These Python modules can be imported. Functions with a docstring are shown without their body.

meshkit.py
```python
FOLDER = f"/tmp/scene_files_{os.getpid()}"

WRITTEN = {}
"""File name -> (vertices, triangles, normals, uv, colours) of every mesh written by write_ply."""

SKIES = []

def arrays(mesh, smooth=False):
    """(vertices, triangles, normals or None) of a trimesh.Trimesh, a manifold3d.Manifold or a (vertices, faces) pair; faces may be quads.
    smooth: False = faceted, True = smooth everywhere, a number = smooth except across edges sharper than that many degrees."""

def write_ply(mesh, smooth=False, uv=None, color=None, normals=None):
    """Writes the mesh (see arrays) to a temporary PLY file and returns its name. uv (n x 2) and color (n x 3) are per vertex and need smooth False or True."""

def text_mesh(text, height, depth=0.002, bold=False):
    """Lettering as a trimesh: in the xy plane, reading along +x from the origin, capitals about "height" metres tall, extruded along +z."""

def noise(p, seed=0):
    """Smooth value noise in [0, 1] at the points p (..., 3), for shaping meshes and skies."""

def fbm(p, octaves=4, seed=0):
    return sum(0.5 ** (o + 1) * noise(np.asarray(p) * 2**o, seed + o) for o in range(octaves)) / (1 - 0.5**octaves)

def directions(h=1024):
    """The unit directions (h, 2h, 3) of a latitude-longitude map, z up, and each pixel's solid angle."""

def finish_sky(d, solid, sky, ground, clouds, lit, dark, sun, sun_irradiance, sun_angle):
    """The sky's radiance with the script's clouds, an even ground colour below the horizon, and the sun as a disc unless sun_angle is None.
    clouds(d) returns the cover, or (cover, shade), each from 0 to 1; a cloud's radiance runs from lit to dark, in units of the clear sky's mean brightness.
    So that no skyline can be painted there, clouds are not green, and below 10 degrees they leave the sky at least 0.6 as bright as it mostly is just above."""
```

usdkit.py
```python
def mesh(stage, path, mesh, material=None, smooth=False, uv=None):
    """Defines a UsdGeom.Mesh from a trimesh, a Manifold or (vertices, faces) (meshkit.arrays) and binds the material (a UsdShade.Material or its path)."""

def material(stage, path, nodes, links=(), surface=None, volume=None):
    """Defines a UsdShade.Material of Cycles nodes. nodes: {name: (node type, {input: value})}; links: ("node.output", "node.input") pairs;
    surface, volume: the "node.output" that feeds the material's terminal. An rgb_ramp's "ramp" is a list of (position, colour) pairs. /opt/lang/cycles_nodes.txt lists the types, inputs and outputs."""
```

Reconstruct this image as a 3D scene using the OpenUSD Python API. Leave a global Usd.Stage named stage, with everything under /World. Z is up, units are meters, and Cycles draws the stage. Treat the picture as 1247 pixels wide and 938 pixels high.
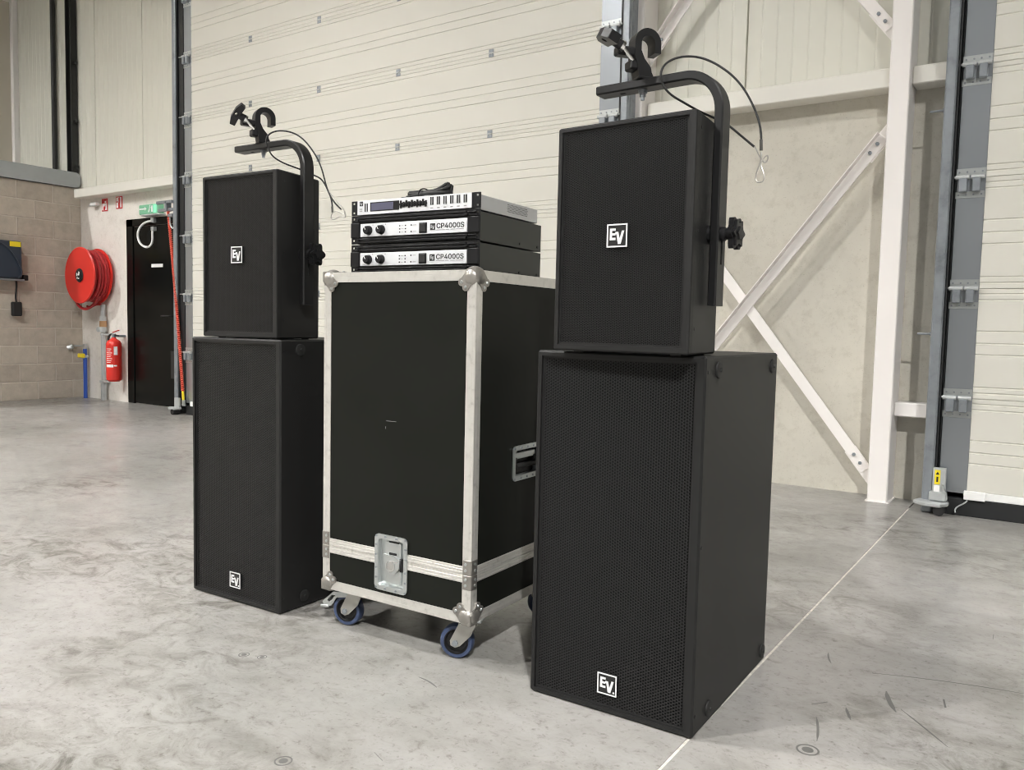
import math, random
import numpy as np
import trimesh
import usdkit, meshkit
from manifold3d import Manifold
from shapely.geometry import Polygon, Point, box as sbox
from shapely.ops import unary_union
from pxr import Usd, UsdGeom, UsdShade, UsdLux, Gf, Sdf

stage = Usd.Stage.CreateInMemory()
UsdGeom.SetStageUpAxis(stage, UsdGeom.Tokens.z)
UsdGeom.SetStageMetersPerUnit(stage, 1.0)
world = UsdGeom.Xform.Define(stage, '/World')
stage.SetDefaultPrim(world.GetPrim())
UsdGeom.Scope.Define(stage, '/World/Looks')
PI = math.pi

# ------------------------------------------------------------------ camera, light, exposure
F_PX, PITCH, ROLL, YAW, CAM_H = 992.4, 0.0709, 0.0219, -0.5984, 0.9625
EXPOSURE = 2.8
cam = UsdGeom.Camera.Define(stage, '/World/camera')
cy_, sy_ = math.cos(YAW), math.sin(YAW)
fw = np.array([sy_ * math.cos(PITCH), cy_ * math.cos(PITCH), -math.sin(PITCH)])
r0 = np.array([cy_, -sy_, 0.0]); u0 = np.cross(r0, fw)
rr = math.cos(ROLL) * r0 + math.sin(ROLL) * u0
uu = -math.sin(ROLL) * r0 + math.cos(ROLL) * u0
cam.AddTransformOp().Set(Gf.Matrix4d(*rr, 0, *uu, 0, *(-fw), 0, 0, 0, CAM_H, 1))
cam.CreateHorizontalApertureAttr(36.0)
cam.CreateVerticalApertureAttr(36.0 * 938 / 1247)
cam.CreateFocalLengthAttr(F_PX / 1247 * 36.0)
cam.CreateClippingRangeAttr(Gf.Vec2f(0.05, 100))
cam.CreateExposureAttr(EXPOSURE)
# high-bay lamps: x, y, z, emission strength
LAMPS = [(3.1, -3.6, 7.0, 500), (3.1, 0.0, 7.0, 25), (3.1, -7.2, 7.0, 20), (3.1, -10.8, 7.0, 20),
         (-5.0, 0.0, 7.0, 120), (-5.0, -3.6, 7.0, 230), (-5.0, -7.2, 7.0, 20), (-5.0, -10.8, 7.0, 20),
         (-11.0, -1.6, 7.0, 230), (-11.0, -5.4, 7.0, 30)]
LAMP_R = 0.15
LAMP_GAIN = 2.75

# ------------------------------------------------------------------ materials
MATS = {}
def mat(name, nodes, links, surface='p.BSDF'):
    MATS[name] = usdkit.material(stage, '/World/Looks/' + name, nodes, links, surface=surface)
    return MATS[name]

def plain(name, col, rough=0.5, metal=0.0, bump=0.0, bscale=400, var=0.0, vscale=6, spec=0.5, coat=0.0):
    n = {'p': ('principled_bsdf', dict(base_color=col, roughness=rough, metallic=metal, specular_ior_level=spec, coat_weight=coat, coat_roughness=0.1))}
    l = []
    if bump or var:
        n['tc'] = ('texture_coordinate', {})
    if bump:
        n['bn'] = ('noise_texture', dict(scale=bscale, detail=3.0))
        n['b'] = ('bump', dict(strength=bump, distance=0.001))
        l += [('tc.object', 'bn.vector'), ('bn.fac', 'b.height'), ('b.normal', 'p.normal')]
    if var:
        n['vn'] = ('noise_texture', dict(scale=vscale, detail=5.0, roughness=0.6))
        a = tuple(c * (1 - var) for c in col); b = tuple(min(1, c * (1 + var)) for c in col)
        n['vr'] = ('rgb_ramp', dict(ramp=[(0.3, a), (0.7, b)]))
        n['rr'] = ('map_range', dict(from_min=0.3, from_max=0.7, to_min=max(0.02, rough - 0.08), to_max=min(1, rough + 0.08)))
        l += [('tc.object', 'vn.vector'), ('vn.fac', 'vr.fac'), ('vr.color', 'p.base_color'), ('vn.fac', 'rr.value'), ('rr.result', 'p.roughness')]
    return mat(name, n, l)

plain('cabinet_black', (0.0115, 0.0115, 0.0115), 0.50, bump=0.35, bscale=700, spec=0.33)
plain('grille_black', (0.017, 0.017, 0.0172), 0.36, spec=0.33)
plain('foam_black', (0.004, 0.004, 0.004), 0.95)
plain('bracket_black', (0.008, 0.008, 0.0085), 0.40, bump=0.15, bscale=600)
plain('plastic_black', (0.010, 0.010, 0.011), 0.42, spec=0.35)
plain('rubber_black', (0.012, 0.012, 0.012), 0.65)
plain('laminate_black', (0.0085, 0.0094, 0.0075), 0.45, bump=0.10, bscale=300, var=0.10, vscale=4, spec=0.13)
plain('logo_white', (0.72, 0.72, 0.72), 0.45)
plain('badge_black', (0.012, 0.012, 0.012), 0.4)
plain('aluminium', (0.66, 0.645, 0.61), 0.40, metal=0.6, var=0.05, vscale=45, bump=0.03, bscale=200)
plain('ball_steel', (0.34, 0.325, 0.30), 0.42, metal=0.8, var=0.05, vscale=40)
plain('zinc', (0.60, 0.63, 0.63), 0.34, metal=0.9)
plain('caster_steel', (0.50, 0.49, 0.46), 0.36, metal=0.85)
plain('chrome', (0.75, 0.75, 0.74), 0.18, metal=1.0)
plain('steel_wire', (0.5, 0.49, 0.46), 0.35, metal=0.9)
plain('tyre_blue', (0.042, 0.062, 0.125), 0.5, var=0.2, vscale=30)
plain('amp_black', (0.009, 0.009, 0.010), 0.4, spec=0.35)
plain('amp_case', (0.028, 0.030, 0.026), 0.45)
plain('amp_panel', (0.62, 0.63, 0.645), 0.45)
plain('proc_case', (0.50, 0.51, 0.52), 0.38, metal=0.6)
plain('lcd', (0.095, 0.095, 0.14), 0.3)
plain('print_grey', (0.25, 0.25, 0.25), 0.5)
plain('print_black', (0.02, 0.02, 0.02), 0.5)
plain('white_paint', (0.86, 0.825, 0.80), 0.45)
plain('beam_paint', (0.76, 0.74, 0.68), 0.45)
plain('door_cream', (0.655, 0.64, 0.58), 0.42, bump=0.25, bscale=160)
plain('panel_cream', (0.70, 0.69, 0.61), 0.45, bump=0.05, bscale=80)
plain('hall_beige', (0.60, 0.55, 0.46), 0.6)
plain('galv', (0.30, 0.325, 0.35), 0.38, metal=0.5, var=0.08, vscale=12)
plain('galv_stile', (0.44, 0.47, 0.50), 0.30, metal=0.8)
plain('galv_light', (0.52, 0.54, 0.54), 0.4, metal=0.35, var=0.08, vscale=10)
plain('ledge_grey', (0.37, 0.39, 0.39), 0.5, var=0.06, vscale=6)
plain('seal_black', (0.01, 0.011, 0.012), 0.6)
plain('door_black', (0.005, 0.0055, 0.005), 0.20, spec=0.22)
plain('pipe_black', (0.018, 0.018, 0.017), 0.5)
plain('red_gloss', (0.70, 0.035, 0.025), 0.32)
plain('red_hose', (0.42, 0.022, 0.025), 0.42)
plain('red_coil', (0.85, 0.15, 0.09), 0.5)
plain('brass', (0.55, 0.33, 0.18), 0.35, metal=0.8)
plain('yellow', (0.85, 0.68, 0.02), 0.45)
plain('blue_pipe', (0.03, 0.09, 0.42), 0.4)
plain('navy', (0.028, 0.04, 0.062), 0.35)
plain('label_white', (0.86, 0.86, 0.85), 0.5)
plain('sign_red', (0.55, 0.03, 0.03), 0.45)
plain('mark_dark', (0.13, 0.128, 0.122), 0.5)
plain('sealant', (0.60, 0.57, 0.52), 0.7, var=0.25, vscale=60)
plain('dark_ceiling', (0.14, 0.14, 0.14), 0.7)
plain('far_wall', (0.16, 0.16, 0.15), 0.6)
plain('mortar', (0.56, 0.51, 0.45), 0.9, bump=0.3, bscale=120)
mat('exit_green', {'p': ('principled_bsdf', dict(base_color=(0.20, 0.42, 0.28), roughness=0.3, emission_color=(0.15, 0.75, 0.38), emission_strength=0.02))}, [])
mat('exit_lit', {'p': ('principled_bsdf', dict(base_color=(0.2, 0.6, 0.4), roughness=0.3, emission_color=(0.35, 1.0, 0.62), emission_strength=0.07))}, [])
mat('lamp_glow_0', {'e': ('emission', dict(color=(1, 1, 1), strength=10.0))}, [], 'e.emission')

def block_mat(name, col):
    return mat(name, {'p': ('principled_bsdf', dict(base_color=col, roughness=0.85)), 'tc': ('geometry', {}),
        'n': ('noise_texture', dict(scale=9, detail=6.0, roughness=0.65)), 'f': ('noise_texture', dict(scale=160, detail=3.0)),
        'r': ('rgb_ramp', dict(ramp=[(0.3, tuple(c * 0.86 for c in col)), (0.7, tuple(c * 1.1 for c in col))])), 'b': ('bump', dict(strength=0.5, distance=0.002))},
        [('tc.position', 'n.vector'), ('tc.position', 'f.vector'), ('n.fac', 'r.fac'), ('r.color', 'p.base_color'), ('f.fac', 'b.height'), ('b.normal', 'p.normal')])
block_mat('block_a', (0.47, 0.415, 0.345)); block_mat('block_b', (0.44, 0.385, 0.32)); block_mat('block_c', (0.5, 0.445, 0.37))

def wall_concrete(name, col, dirt):
    return mat(name, {'p': ('principled_bsdf', dict(roughness=0.8)), 'g': ('geometry', {}),
        'n1': ('noise_texture', dict(scale=1.6, detail=6.0, roughness=0.65)), 'n2': ('noise_texture', dict(scale=14, detail=6.0, roughness=0.7)),
        'n3': ('noise_texture', dict(scale=120, detail=2.0)),
        'r1': ('rgb_ramp', dict(ramp=[(0.3, tuple(c * (1 - dirt) for c in col)), (0.7, tuple(min(1, c * (1 + dirt * .6)) for c in col))])),
        'r2': ('rgb_ramp', dict(ramp=[(0.28, (0.86, 0.85, 0.83)), (0.5, (1, 1, 1))])),
        'r3': ('rgb_ramp', dict(ramp=[(0.26, (0.80, 0.79, 0.77)), (0.36, (1, 1, 1))])),
        'm': ('mix', dict(mix_type='multiply', fac=1.0)), 'm2': ('mix', dict(mix_type='multiply', fac=1.0)), 'b': ('bump', dict(strength=0.25, distance=0.002))},
        [('g.position', 'n1.vector'), ('g.position', 'n2.vector'), ('g.position', 'n3.vector'), ('n1.fac', 'r1.fac'), ('n2.fac', 'r2.fac'), ('n3.fac', 'r3.fac'),
         ('r1.color', 'm.color1'), ('r2.color', 'm.color2'), ('m.color', 'm2.color1'), ('r3.color', 'm2.color2'), ('m2.color', 'p.base_color'), ('n2.fac', 'b.height'), ('b.normal', 'p.normal')])
wall_concrete('concrete_wall', (0.58, 0.555, 0.485), 0.10)
wall_concrete('concrete_white', (0.78, 0.74, 0.69), 0.05)

# power-floated concrete floor: mottled tone, darker stain fields, fine dark flecks, varying polish
mat('floor_concrete', {
    'p': ('principled_bsdf', dict(specular_ior_level=0.5)), 'g': ('geometry', {}),
    'mp': ('mapping', dict(scale=(0.85, 1.15, 1.0), rotation=(0, 0, 0.5), location=(3.7, 1.2, 0.0))),
    'n1': ('noise_texture', dict(scale=0.7, detail=6.0, roughness=0.6)),
    'n2': ('noise_texture', dict(scale=3.2, detail=9.0, roughness=0.72, distortion=0.3)),
    'n3': ('noise_texture', dict(scale=8.5, detail=9.0, roughness=0.74, distortion=1.2)),
    'n4': ('noise_texture', dict(scale=55, detail=4.0, roughness=0.65)),
    'n5': ('noise_texture', dict(scale=0.9, detail=3.0)),
    'r1': ('rgb_ramp', dict(ramp=[(0.30, (0.27, 0.267, 0.253)), (0.5, (0.345, 0.335, 0.322)), (0.70, (0.41, 0.393, 0.386))])),
    'r2': ('rgb_ramp', dict(ramp=[(0.32, (0.70, 0.695, 0.67)), (0.45, (0.91, 0.905, 0.895)), (0.57, (1.0, 1.0, 1.0))])),
    'r3': ('rgb_ramp', dict(ramp=[(0.36, (0.30, 0.285, 0.255)), (0.45, (0.70, 0.69, 0.665)), (0.54, (1, 1, 1))])),
    'n6': ('noise_texture', dict(scale=22, detail=8.0, roughness=0.8, distortion=0.6)),
    'r6': ('rgb_ramp', dict(ramp=[(0.34, (0.60, 0.585, 0.56)), (0.44, (0.92, 0.915, 0.905)), (0.55, (1, 1, 1))])),
    'm4': ('mix', dict(mix_type='multiply', fac=0.85)),
    'r4': ('rgb_ramp', dict(ramp=[(0.30, (0.55, 0.53, 0.50)), (0.42, (1, 1, 1))])),
    'r5': ('rgb_ramp', dict(ramp=[(0.42, (0.06, 0.06, 0.06)), (0.62, (0.95, 0.95, 0.95))])),
    'm1': ('mix', dict(mix_type='multiply', fac=1.0)), 'm2': ('mix', dict(mix_type='multiply')), 'm3': ('mix', dict(mix_type='multiply', fac=0.8)),
    'ro': ('map_range', dict(from_min=0.3, from_max=0.7, to_min=0.40, to_max=0.22)),
    'b': ('bump', dict(strength=0.05, distance=0.002))},
    [('g.position', 'mp.vector'), ('mp.vector', 'n1.vector'), ('mp.vector', 'n2.vector'), ('mp.vector', 'n3.vector'), ('g.position', 'n4.vector'), ('g.position', 'n5.vector'),
     ('n1.fac', 'r1.fac'), ('n2.fac', 'r2.fac'), ('n3.fac', 'r3.fac'), ('n4.fac', 'r4.fac'), ('n5.fac', 'r5.fac'),
     ('r1.color', 'm1.color1'), ('r2.color', 'm1.color2'), ('m1.color', 'm2.color1'), ('r3.color', 'm2.color2'), ('r5.color', 'm2.fac'), ('m2.color', 'm3.color1'), ('r4.color', 'm3.color2'),
     ('m3.color', 'm4.color1'), ('mp.vector', 'n6.vector'), ('n6.fac', 'r6.fac'), ('r6.color', 'm4.color2'), ('m4.color', 'p.base_color'), ('n2.fac', 'ro.value'), ('ro.result', 'p.roughness'), ('n3.fac', 'b.height'), ('b.normal', 'p.normal')])

# ------------------------------------------------------------------ mesh helpers
def tm(m):
    if isinstance(m, Manifold):
        q = m.to_mesh(); return trimesh.Trimesh(np.array(q.vert_properties[:, :3]), np.array(q.tri_verts), process=False)
    return m
def cat(*ms): return trimesh.util.concatenate([tm(m) for m in ms])
def mf(t):
    from manifold3d import Mesh
    return Manifold(Mesh(np.asarray(t.vertices, np.float32), np.asarray(t.faces, np.uint32)))
def bx(x0, x1, y0, y1, z0, z1, c=0.0):
    x0, x1 = sorted((x0, x1)); y0, y1 = sorted((y0, y1)); z0, z1 = sorted((z0, z1))
    if c <= 0:
        return Manifold.cube([x1 - x0, y1 - y0, z1 - z0]).translate([x0, y0, z0])
    c = min(c, 0.45 * min(x1 - x0, y1 - y0, z1 - z0)); P = []
    for i in (0, 1):
        for j in (0, 1):
            for k in (0, 1):
                for d in np.eye(3):
                    o = c * (1 - d)
                    P.append([(x1 - o[0]) if i else (x0 + o[0]), (y1 - o[1]) if j else (y0 + o[1]), (z1 - o[2]) if k else (z0 + o[2])])
    return Manifold.hull_points(np.array(P))
def prism(poly, z0, z1, c=0.0):
    """Convex footprint raised from z0 to z1 with all edges chamfered by c."""
    p = Polygon(poly)
    if c <= 0: return ext(p, z0, z1)
    full = p.buffer(-c).buffer(c * 0.7, join_style=1, quad_segs=2).convex_hull; inn = p.buffer(-c)
    P = [[x, y, z] for x, y in inn.exterior.coords for z in (z0, z1)] + [[x, y, z] for x, y in p.buffer(-c * 1.0).buffer(c, quad_segs=2).exterior.coords for z in (z0 + c, z1 - c)]
    return Manifold.hull_points(np.array(P))
def ext(poly, z0, z1):
    gs = getattr(poly, 'geoms', [poly]); out = []
    for g in gs:
        e = trimesh.creation.extrude_polygon(g, z1 - z0, engine='earcut'); e.apply_translation([0, 0, z0]); out.append(e)
    return cat(*out)
def front(t):
    """xy drawing extruded along +z -> stands up in xz, extruded towards -y."""
    t = tm(t).copy(); v = t.vertices.copy(); t.vertices = np.stack([v[:, 0], -v[:, 2], v[:, 1]], 1); return t
def side(t):
    """xy drawing extruded along +z -> x goes along +y, y goes up, extruded towards +x."""
    t = tm(t).copy(); v = t.vertices.copy(); t.vertices = np.stack([v[:, 2], v[:, 0], v[:, 1]], 1); return t
def mv(t, x=0, y=0, z=0):
    t = tm(t).copy(); t.apply_translation([x, y, z]); return t
def rotz(t, a):
    t = tm(t).copy(); t.apply_transform(trimesh.transformations.rotation_matrix(a, [0, 0, 1])); return t
def rot(t, a, ax, pt=None):
    t = tm(t).copy(); t.apply_transform(trimesh.transformations.rotation_matrix(a, ax, pt)); return t
def cyl(p0, p1, r, n=16, r1=None):
    p0, p1 = np.array(p0, float), np.array(p1, float); d = p1 - p0; L = np.linalg.norm(d); d /= L
    a = np.cross(d, [0, 0, 1.0] if abs(d[2]) < 0.9 else [1.0, 0, 0]); a /= np.linalg.norm(a); b = np.cross(d, a)
    r1 = r if r1 is None else r1; th = np.arange(n) * 2 * PI / n
    ring = np.cos(th)[:, None] * a + np.sin(th)[:, None] * b
    v = np.vstack([p0 + r * ring, p1 + r1 * ring, [p0], [p1]]); F = []
    for i in range(n):
        j = (i + 1) % n; F += [[i, n + i, n + j], [i, n + j, j], [2 * n, i, j], [2 * n + 1, n + j, n + i]]
    m = trimesh.Trimesh(v, np.array(F), process=False); m.fix_normals() if m.volume < 0 else None
    if m.volume < 0: m.invert()
    return m
def lathe(profile, p0, axis, n=32):
    """profile: (radius, along) pairs revolved about the axis at p0; closed at the ends when radius 0."""
    d = np.array(axis, float); d /= np.linalg.norm(d)
    a = np.cross(d, [0, 0, 1.0] if abs(d[2]) < 0.9 else [1.0, 0, 0]); a /= np.linalg.norm(a); b = np.cross(d, a)
    th = np.arange(n) * 2 * PI / n; ring = np.cos(th)[:, None] * a + np.sin(th)[:, None] * b
    v = np.vstack([np.array(p0, float) + r * ring + h * d for r, h in profile]); F = []
    for k in range(len(profile) - 1):
        for i in range(n):
            j = (i + 1) % n; F += [[k * n + i, k * n + j, (k + 1) * n + j], [k * n + i, (k + 1) * n + j, (k + 1) * n + i]]
    m = trimesh.Trimesh(v, np.array(F), process=False); m.merge_vertices(); m.update_faces(m.nondegenerate_faces()); m.fix_normals(); return m
def spline(pts, k=8):
    from scipy.interpolate import CubicSpline
    p = np.array(pts, float); t = np.r_[0, np.cumsum(np.linalg.norm(np.diff(p, axis=0), axis=1))]
    return CubicSpline(t, p)(np.linspace(0, t[-1], k * len(p)))
def tube(points, r, n=8, closed=False, caps=True):
    p = np.array(points, float); N = len(p)
    t = np.roll(p, -1, 0) - np.roll(p, 1, 0) if closed else np.gradient(p, axis=0)
    t /= np.linalg.norm(t, axis=1, keepdims=True) + 1e-12
    a = np.cross(t[0], [0, 0, 1.0] if abs(t[0][2]) < 0.9 else [1.0, 0, 0]); A = []
    for i in range(N):
        a = a - t[i] * (a @ t[i]); a /= np.linalg.norm(a); A.append(a)
    A = np.array(A); B = np.cross(t, A); th = np.arange(n) * 2 * PI / n
    v = (p[:, None] + r * (np.cos(th)[None, :, None] * A[:, None] + np.sin(th)[None, :, None] * B[:, None])).reshape(-1, 3)
    F = []; M = N if closed else N - 1
    for i in range(M):
        i2 = (i + 1) % N
        for j in range(n):
            k = (j + 1) % n; F += [[i * n + j, i * n + k, i2 * n + k], [i * n + j, i2 * n + k, i2 * n + j]]
    if not closed and caps:
        v = np.vstack([v, p[:1], p[-1:]])
        for j in range(n):
            k = (j + 1) % n; F += [[N * n, k, j], [N * n + 1, (N - 1) * n + j, (N - 1) * n + k]]
    return trimesh.Trimesh(v, np.array(F), process=False)
def sweep_rect(path, w, d, y0):
    """A flat bar of thickness w (in the xz plane of path) and depth d (y0 to y0+d) along an xz path."""
    p = np.array(path, float); t = np.gradient(p, axis=0); t /= np.linalg.norm(t, axis=1, keepdims=True); nrm = np.stack([-t[:, 1], t[:, 0]], 1)
    c = 0.0035; sec = [(-w / 2 + c, 0), (w / 2 - c, 0), (w / 2, c), (w / 2, d - c), (w / 2 - c, d), (-w / 2 + c, d), (-w / 2, d - c), (-w / 2, c)]
    V = []
    for i in range(len(p)):
        for s, y in sec: q = p[i] + nrm[i] * s; V.append([q[0], y0 + y, q[1]])
    n = len(sec); F = []
    for i in range(len(p) - 1):
        for j in range(n):
            k = (j + 1) % n; F += [[i * n + j, i * n + k, (i + 1) * n + k], [i * n + j, (i + 1) * n + k, (i + 1) * n + j]]
    for e, s in ((0, 1), (len(p) - 1, -1)):
        for j in range(1, n - 1): F.append([e * n, e * n + j, e * n + j + 1][::s])
    m = trimesh.Trimesh(np.array(V), np.array(F), process=False); m.fix_normals(); return m
def rrect(x0, x1, y0, y1, r): return sbox(x0 + r, y0 + r, x1 - r, y1 - r).buffer(r, quad_segs=5)

# ------------------------------------------------------------------ scene helpers
COUNT = {}
def numbered(parent, name):
    k = (str(parent), name); n = COUNT.get(k, 0); COUNT[k] = n + 1
    return name if n == 0 else f'{name}_{n:03d}'
class Thing:
    def __init__(self, path, pivot): self.path, self.pivot = path, np.array(pivot, float)
def tag(prim, label=None, cat_=None, group=None, kind=None):
    for k, v in (('label', label), ('category', cat_), ('group', group), ('kind', kind)):
        if v: prim.SetCustomDataByKey(k, v)
def thing(name, label, cat_, loc=(0, 0, 0), rz=0.0, pivot=(0, 0, 0), group=None, kind=None):
    """An Xform at the thing's base. Parts are drawn in a frame in which the base is at pivot; loc is where that frame's origin stands."""
    path = '/World/' + numbered('/World', name); x = UsdGeom.Xform.Define(stage, path)
    c, s = math.cos(rz), math.sin(rz); px, py, pz = pivot
    x.AddTranslateOp().Set(Gf.Vec3d(loc[0] + c * px - s * py, loc[1] + s * px + c * py, loc[2] + pz))
    if rz: x.AddRotateZOp().Set(math.degrees(rz))
    tag(x.GetPrim(), label, cat_, group, kind)
    return Thing(path, pivot)
def part(parent, name, mesh, m, smooth=35, label=None, kind=None):
    path = parent.path + '/' + numbered(parent.path, name)
    t = tm(mesh).copy(); t.apply_translation(-parent.pivot)
    g = usdkit.mesh(stage, path, t, MATS[m], smooth=smooth)
    tag(g.GetPrim(), label, None, None, kind)
    return Thing(path, parent.pivot)
def copy_of(src, name, label, cat_, loc, rz, pivot, group=None):
    t = thing(name, label, cat_, loc, rz, pivot, group); p = stage.GetPrimAtPath(t.path)
    p.GetReferences().AddInternalReference(src.path); p.SetInstanceable(True)
    return t

EV_E = unary_union([sbox(.15, .31, .255, .81), sbox(.15, .71, .43, .81), sbox(.15, .51, .42, .605), sbox(.15, .31, .43, .41)])
EV_V = Polygon([(.42, .655), (.56, .655), (.635, .36), (.735, .70), (.85, .70), (.69, .135), (.555, .135), (.475, .555), (.42, .555)])
def ev_shape(size, frame=True, dot=False, inv=False):
    from shapely import affinity
    g = [EV_E, EV_V]
    if frame: g.append(sbox(0, 0, 1, 1).difference(sbox(.062, .062, .938, .938)))
    if dot: g.append(Point(.85, .17).buffer(.05, quad_segs=4))
    return affinity.scale(unary_union(g), size, size, origin=(0, 0))
def badge(parent, x, z, size, y, dot=False):
    b = part(parent, 'badge', bx(x - size / 2, x + size / 2, y - 0.003, y + 0.004, z - size / 2, z + size / 2, .0006), 'badge_black', label='square black badge with white EV letters in a white border')
    part(b, 'emblem', mv(front(ext(ev_shape(size, True, dot), 0, 0.0008)), x - size / 2, y - 0.0029, z - size / 2), 'logo_white', smooth=False)

def perforated(x0, x1, z0, z1, y, px, pz, r, thick):
    """A perforated steel sheet in the xz plane at depth y: a real hole in every diamond of the lattice."""
    a, b = px / 2, pz / 2 * 2 / 2
    hx, hz = px / 2, pz
    # outer rhombus sampled at 8 points, inner octagon hole
    out = np.array([(hx, 0), (hx / 2, hz / 2), (0, hz), (-hx / 2, hz / 2), (-hx, 0), (-hx / 2, -hz / 2), (0, -hz), (hx / 2, -hz / 2)])
    ang = np.arctan2(out[:, 1], out[:, 0]); inn = r * np.stack([np.cos(ang), np.sin(ang)], 1)
    cell = np.vstack([np.c_[out[:, 0], np.full(8, 0.0), out[:, 1]], np.c_[inn[:, 0], np.full(8, 0.0), inn[:, 1]], np.c_[inn[:, 0], np.full(8, thick), inn[:, 1]]])
    F = []
    for i in range(8):
        j = (i + 1) % 8
        F += [[i, j, 8 + j], [i, 8 + j, 8 + i], [8 + i, 8 + j, 16 + j], [8 + i, 16 + j, 16 + i]]
    F = np.array(F)[:, ::-1] if False else np.array(F)
    cs = []
    nz = int((z1 - z0) / hz); nx = int((x1 - x0) / px)
    for j in range(nz + 1):
        off = 0 if j % 2 == 0 else hx
        xs = x0 + off + np.arange(nx + 1) * px
        xs = xs[xs <= x1 + 1e-6]
        cs.append(np.c_[xs, np.full(len(xs), y), np.full(len(xs), z0 + j * hz)])
    cs = np.vstack(cs)
    V = (cell[None] + cs[:, None]).reshape(-1, 3); FF = (F[None] + 24 * np.arange(len(cs))[:, None, None]).reshape(-1, 3)
    return trimesh.Trimesh(V, FF, process=False)

# ================================================================== LARGE STRUCTURE
YB = 5.244          # inner face of the back wall
XH = -11.43         # hall's left wall, above and behind the block room
XL = -9.902         # masonry face of the block room
YD = 4.97           # front of the sectional doors
fl = thing('floor', 'polished grey concrete hall floor with stains, scuffs and a saw-cut joint', 'floor', kind='structure')
part(fl, 'slab', bx(-12, -0.694, -13, 5.6, -0.2, 0), 'floor_concrete', smooth=False)
part(fl, 'slab', bx(-0.686, 10, -13, 5.6, -0.2, 0), 'floor_concrete', smooth=False)
part(fl, 'joint_sealant', bx(-0.694, -0.686, -13, 5.0, -0.2, -0.0015), 'sealant', smooth=False, label='pale filler strip in the saw-cut floor joint')
random.seed(4)
def scuff(pts, w):
    p = spline([(x, y, 0) for x, y in pts], 4) if len(pts) > 2 else np.array([(x, y, 0) for x, y in pts], float)
    t = np.gradient(p, axis=0); t /= np.linalg.norm(t, axis=1, keepdims=True); n = np.stack([-t[:, 1], t[:, 0], 0 * t[:, 0]], 1)
    L = len(p); k = np.clip(np.minimum(np.arange(L), np.arange(L)[::-1]) / max(1, L * .2), .25, 1)[:, None] * w / 2
    poly = Polygon(np.vstack([(p + n * k)[:, :2], (p - n * k)[::-1][:, :2]])).buffer(0)
    return ext(poly, 0.0, 0.0004)
for pts, w in ([[(-.356, 2.355), (-.34, 2.30), (-.313, 2.238)], .012], [[(-.305, 2.262), (-.25, 2.20), (-.182, 2.118)], .004], [[(-.222, 2.395), (-.212, 2.345)], .018],
               [[(-.15, 3.03), (-.148, 2.98)], .008], [[(-.423, 2.185), (-.41, 2.15), (-.398, 2.122)], .007], [[(-.549, 2.538), (-.54, 2.50), (-.523, 2.459)], .005],
               [[(-.473, 2.087), (-.455, 2.03), (-.44, 1.96)], .006], [[(-.50, 2.15), (-.47, 2.19)], .008], [[(-.411, 2.459), (-.25, 2.52), (-.049, 2.569)], .0025],
               [[(-1.42, 1.66), (-1.38, 1.655), (-1.34, 1.64)], .005], [[(-2.03, 1.335), (-2.005, 1.34)], .008], [[(-1.24, 1.30), (-1.20, 1.285)], .004]):
    part(fl, 'scuff_mark', scuff(pts, w), 'mark_dark', smooth=False)
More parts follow.
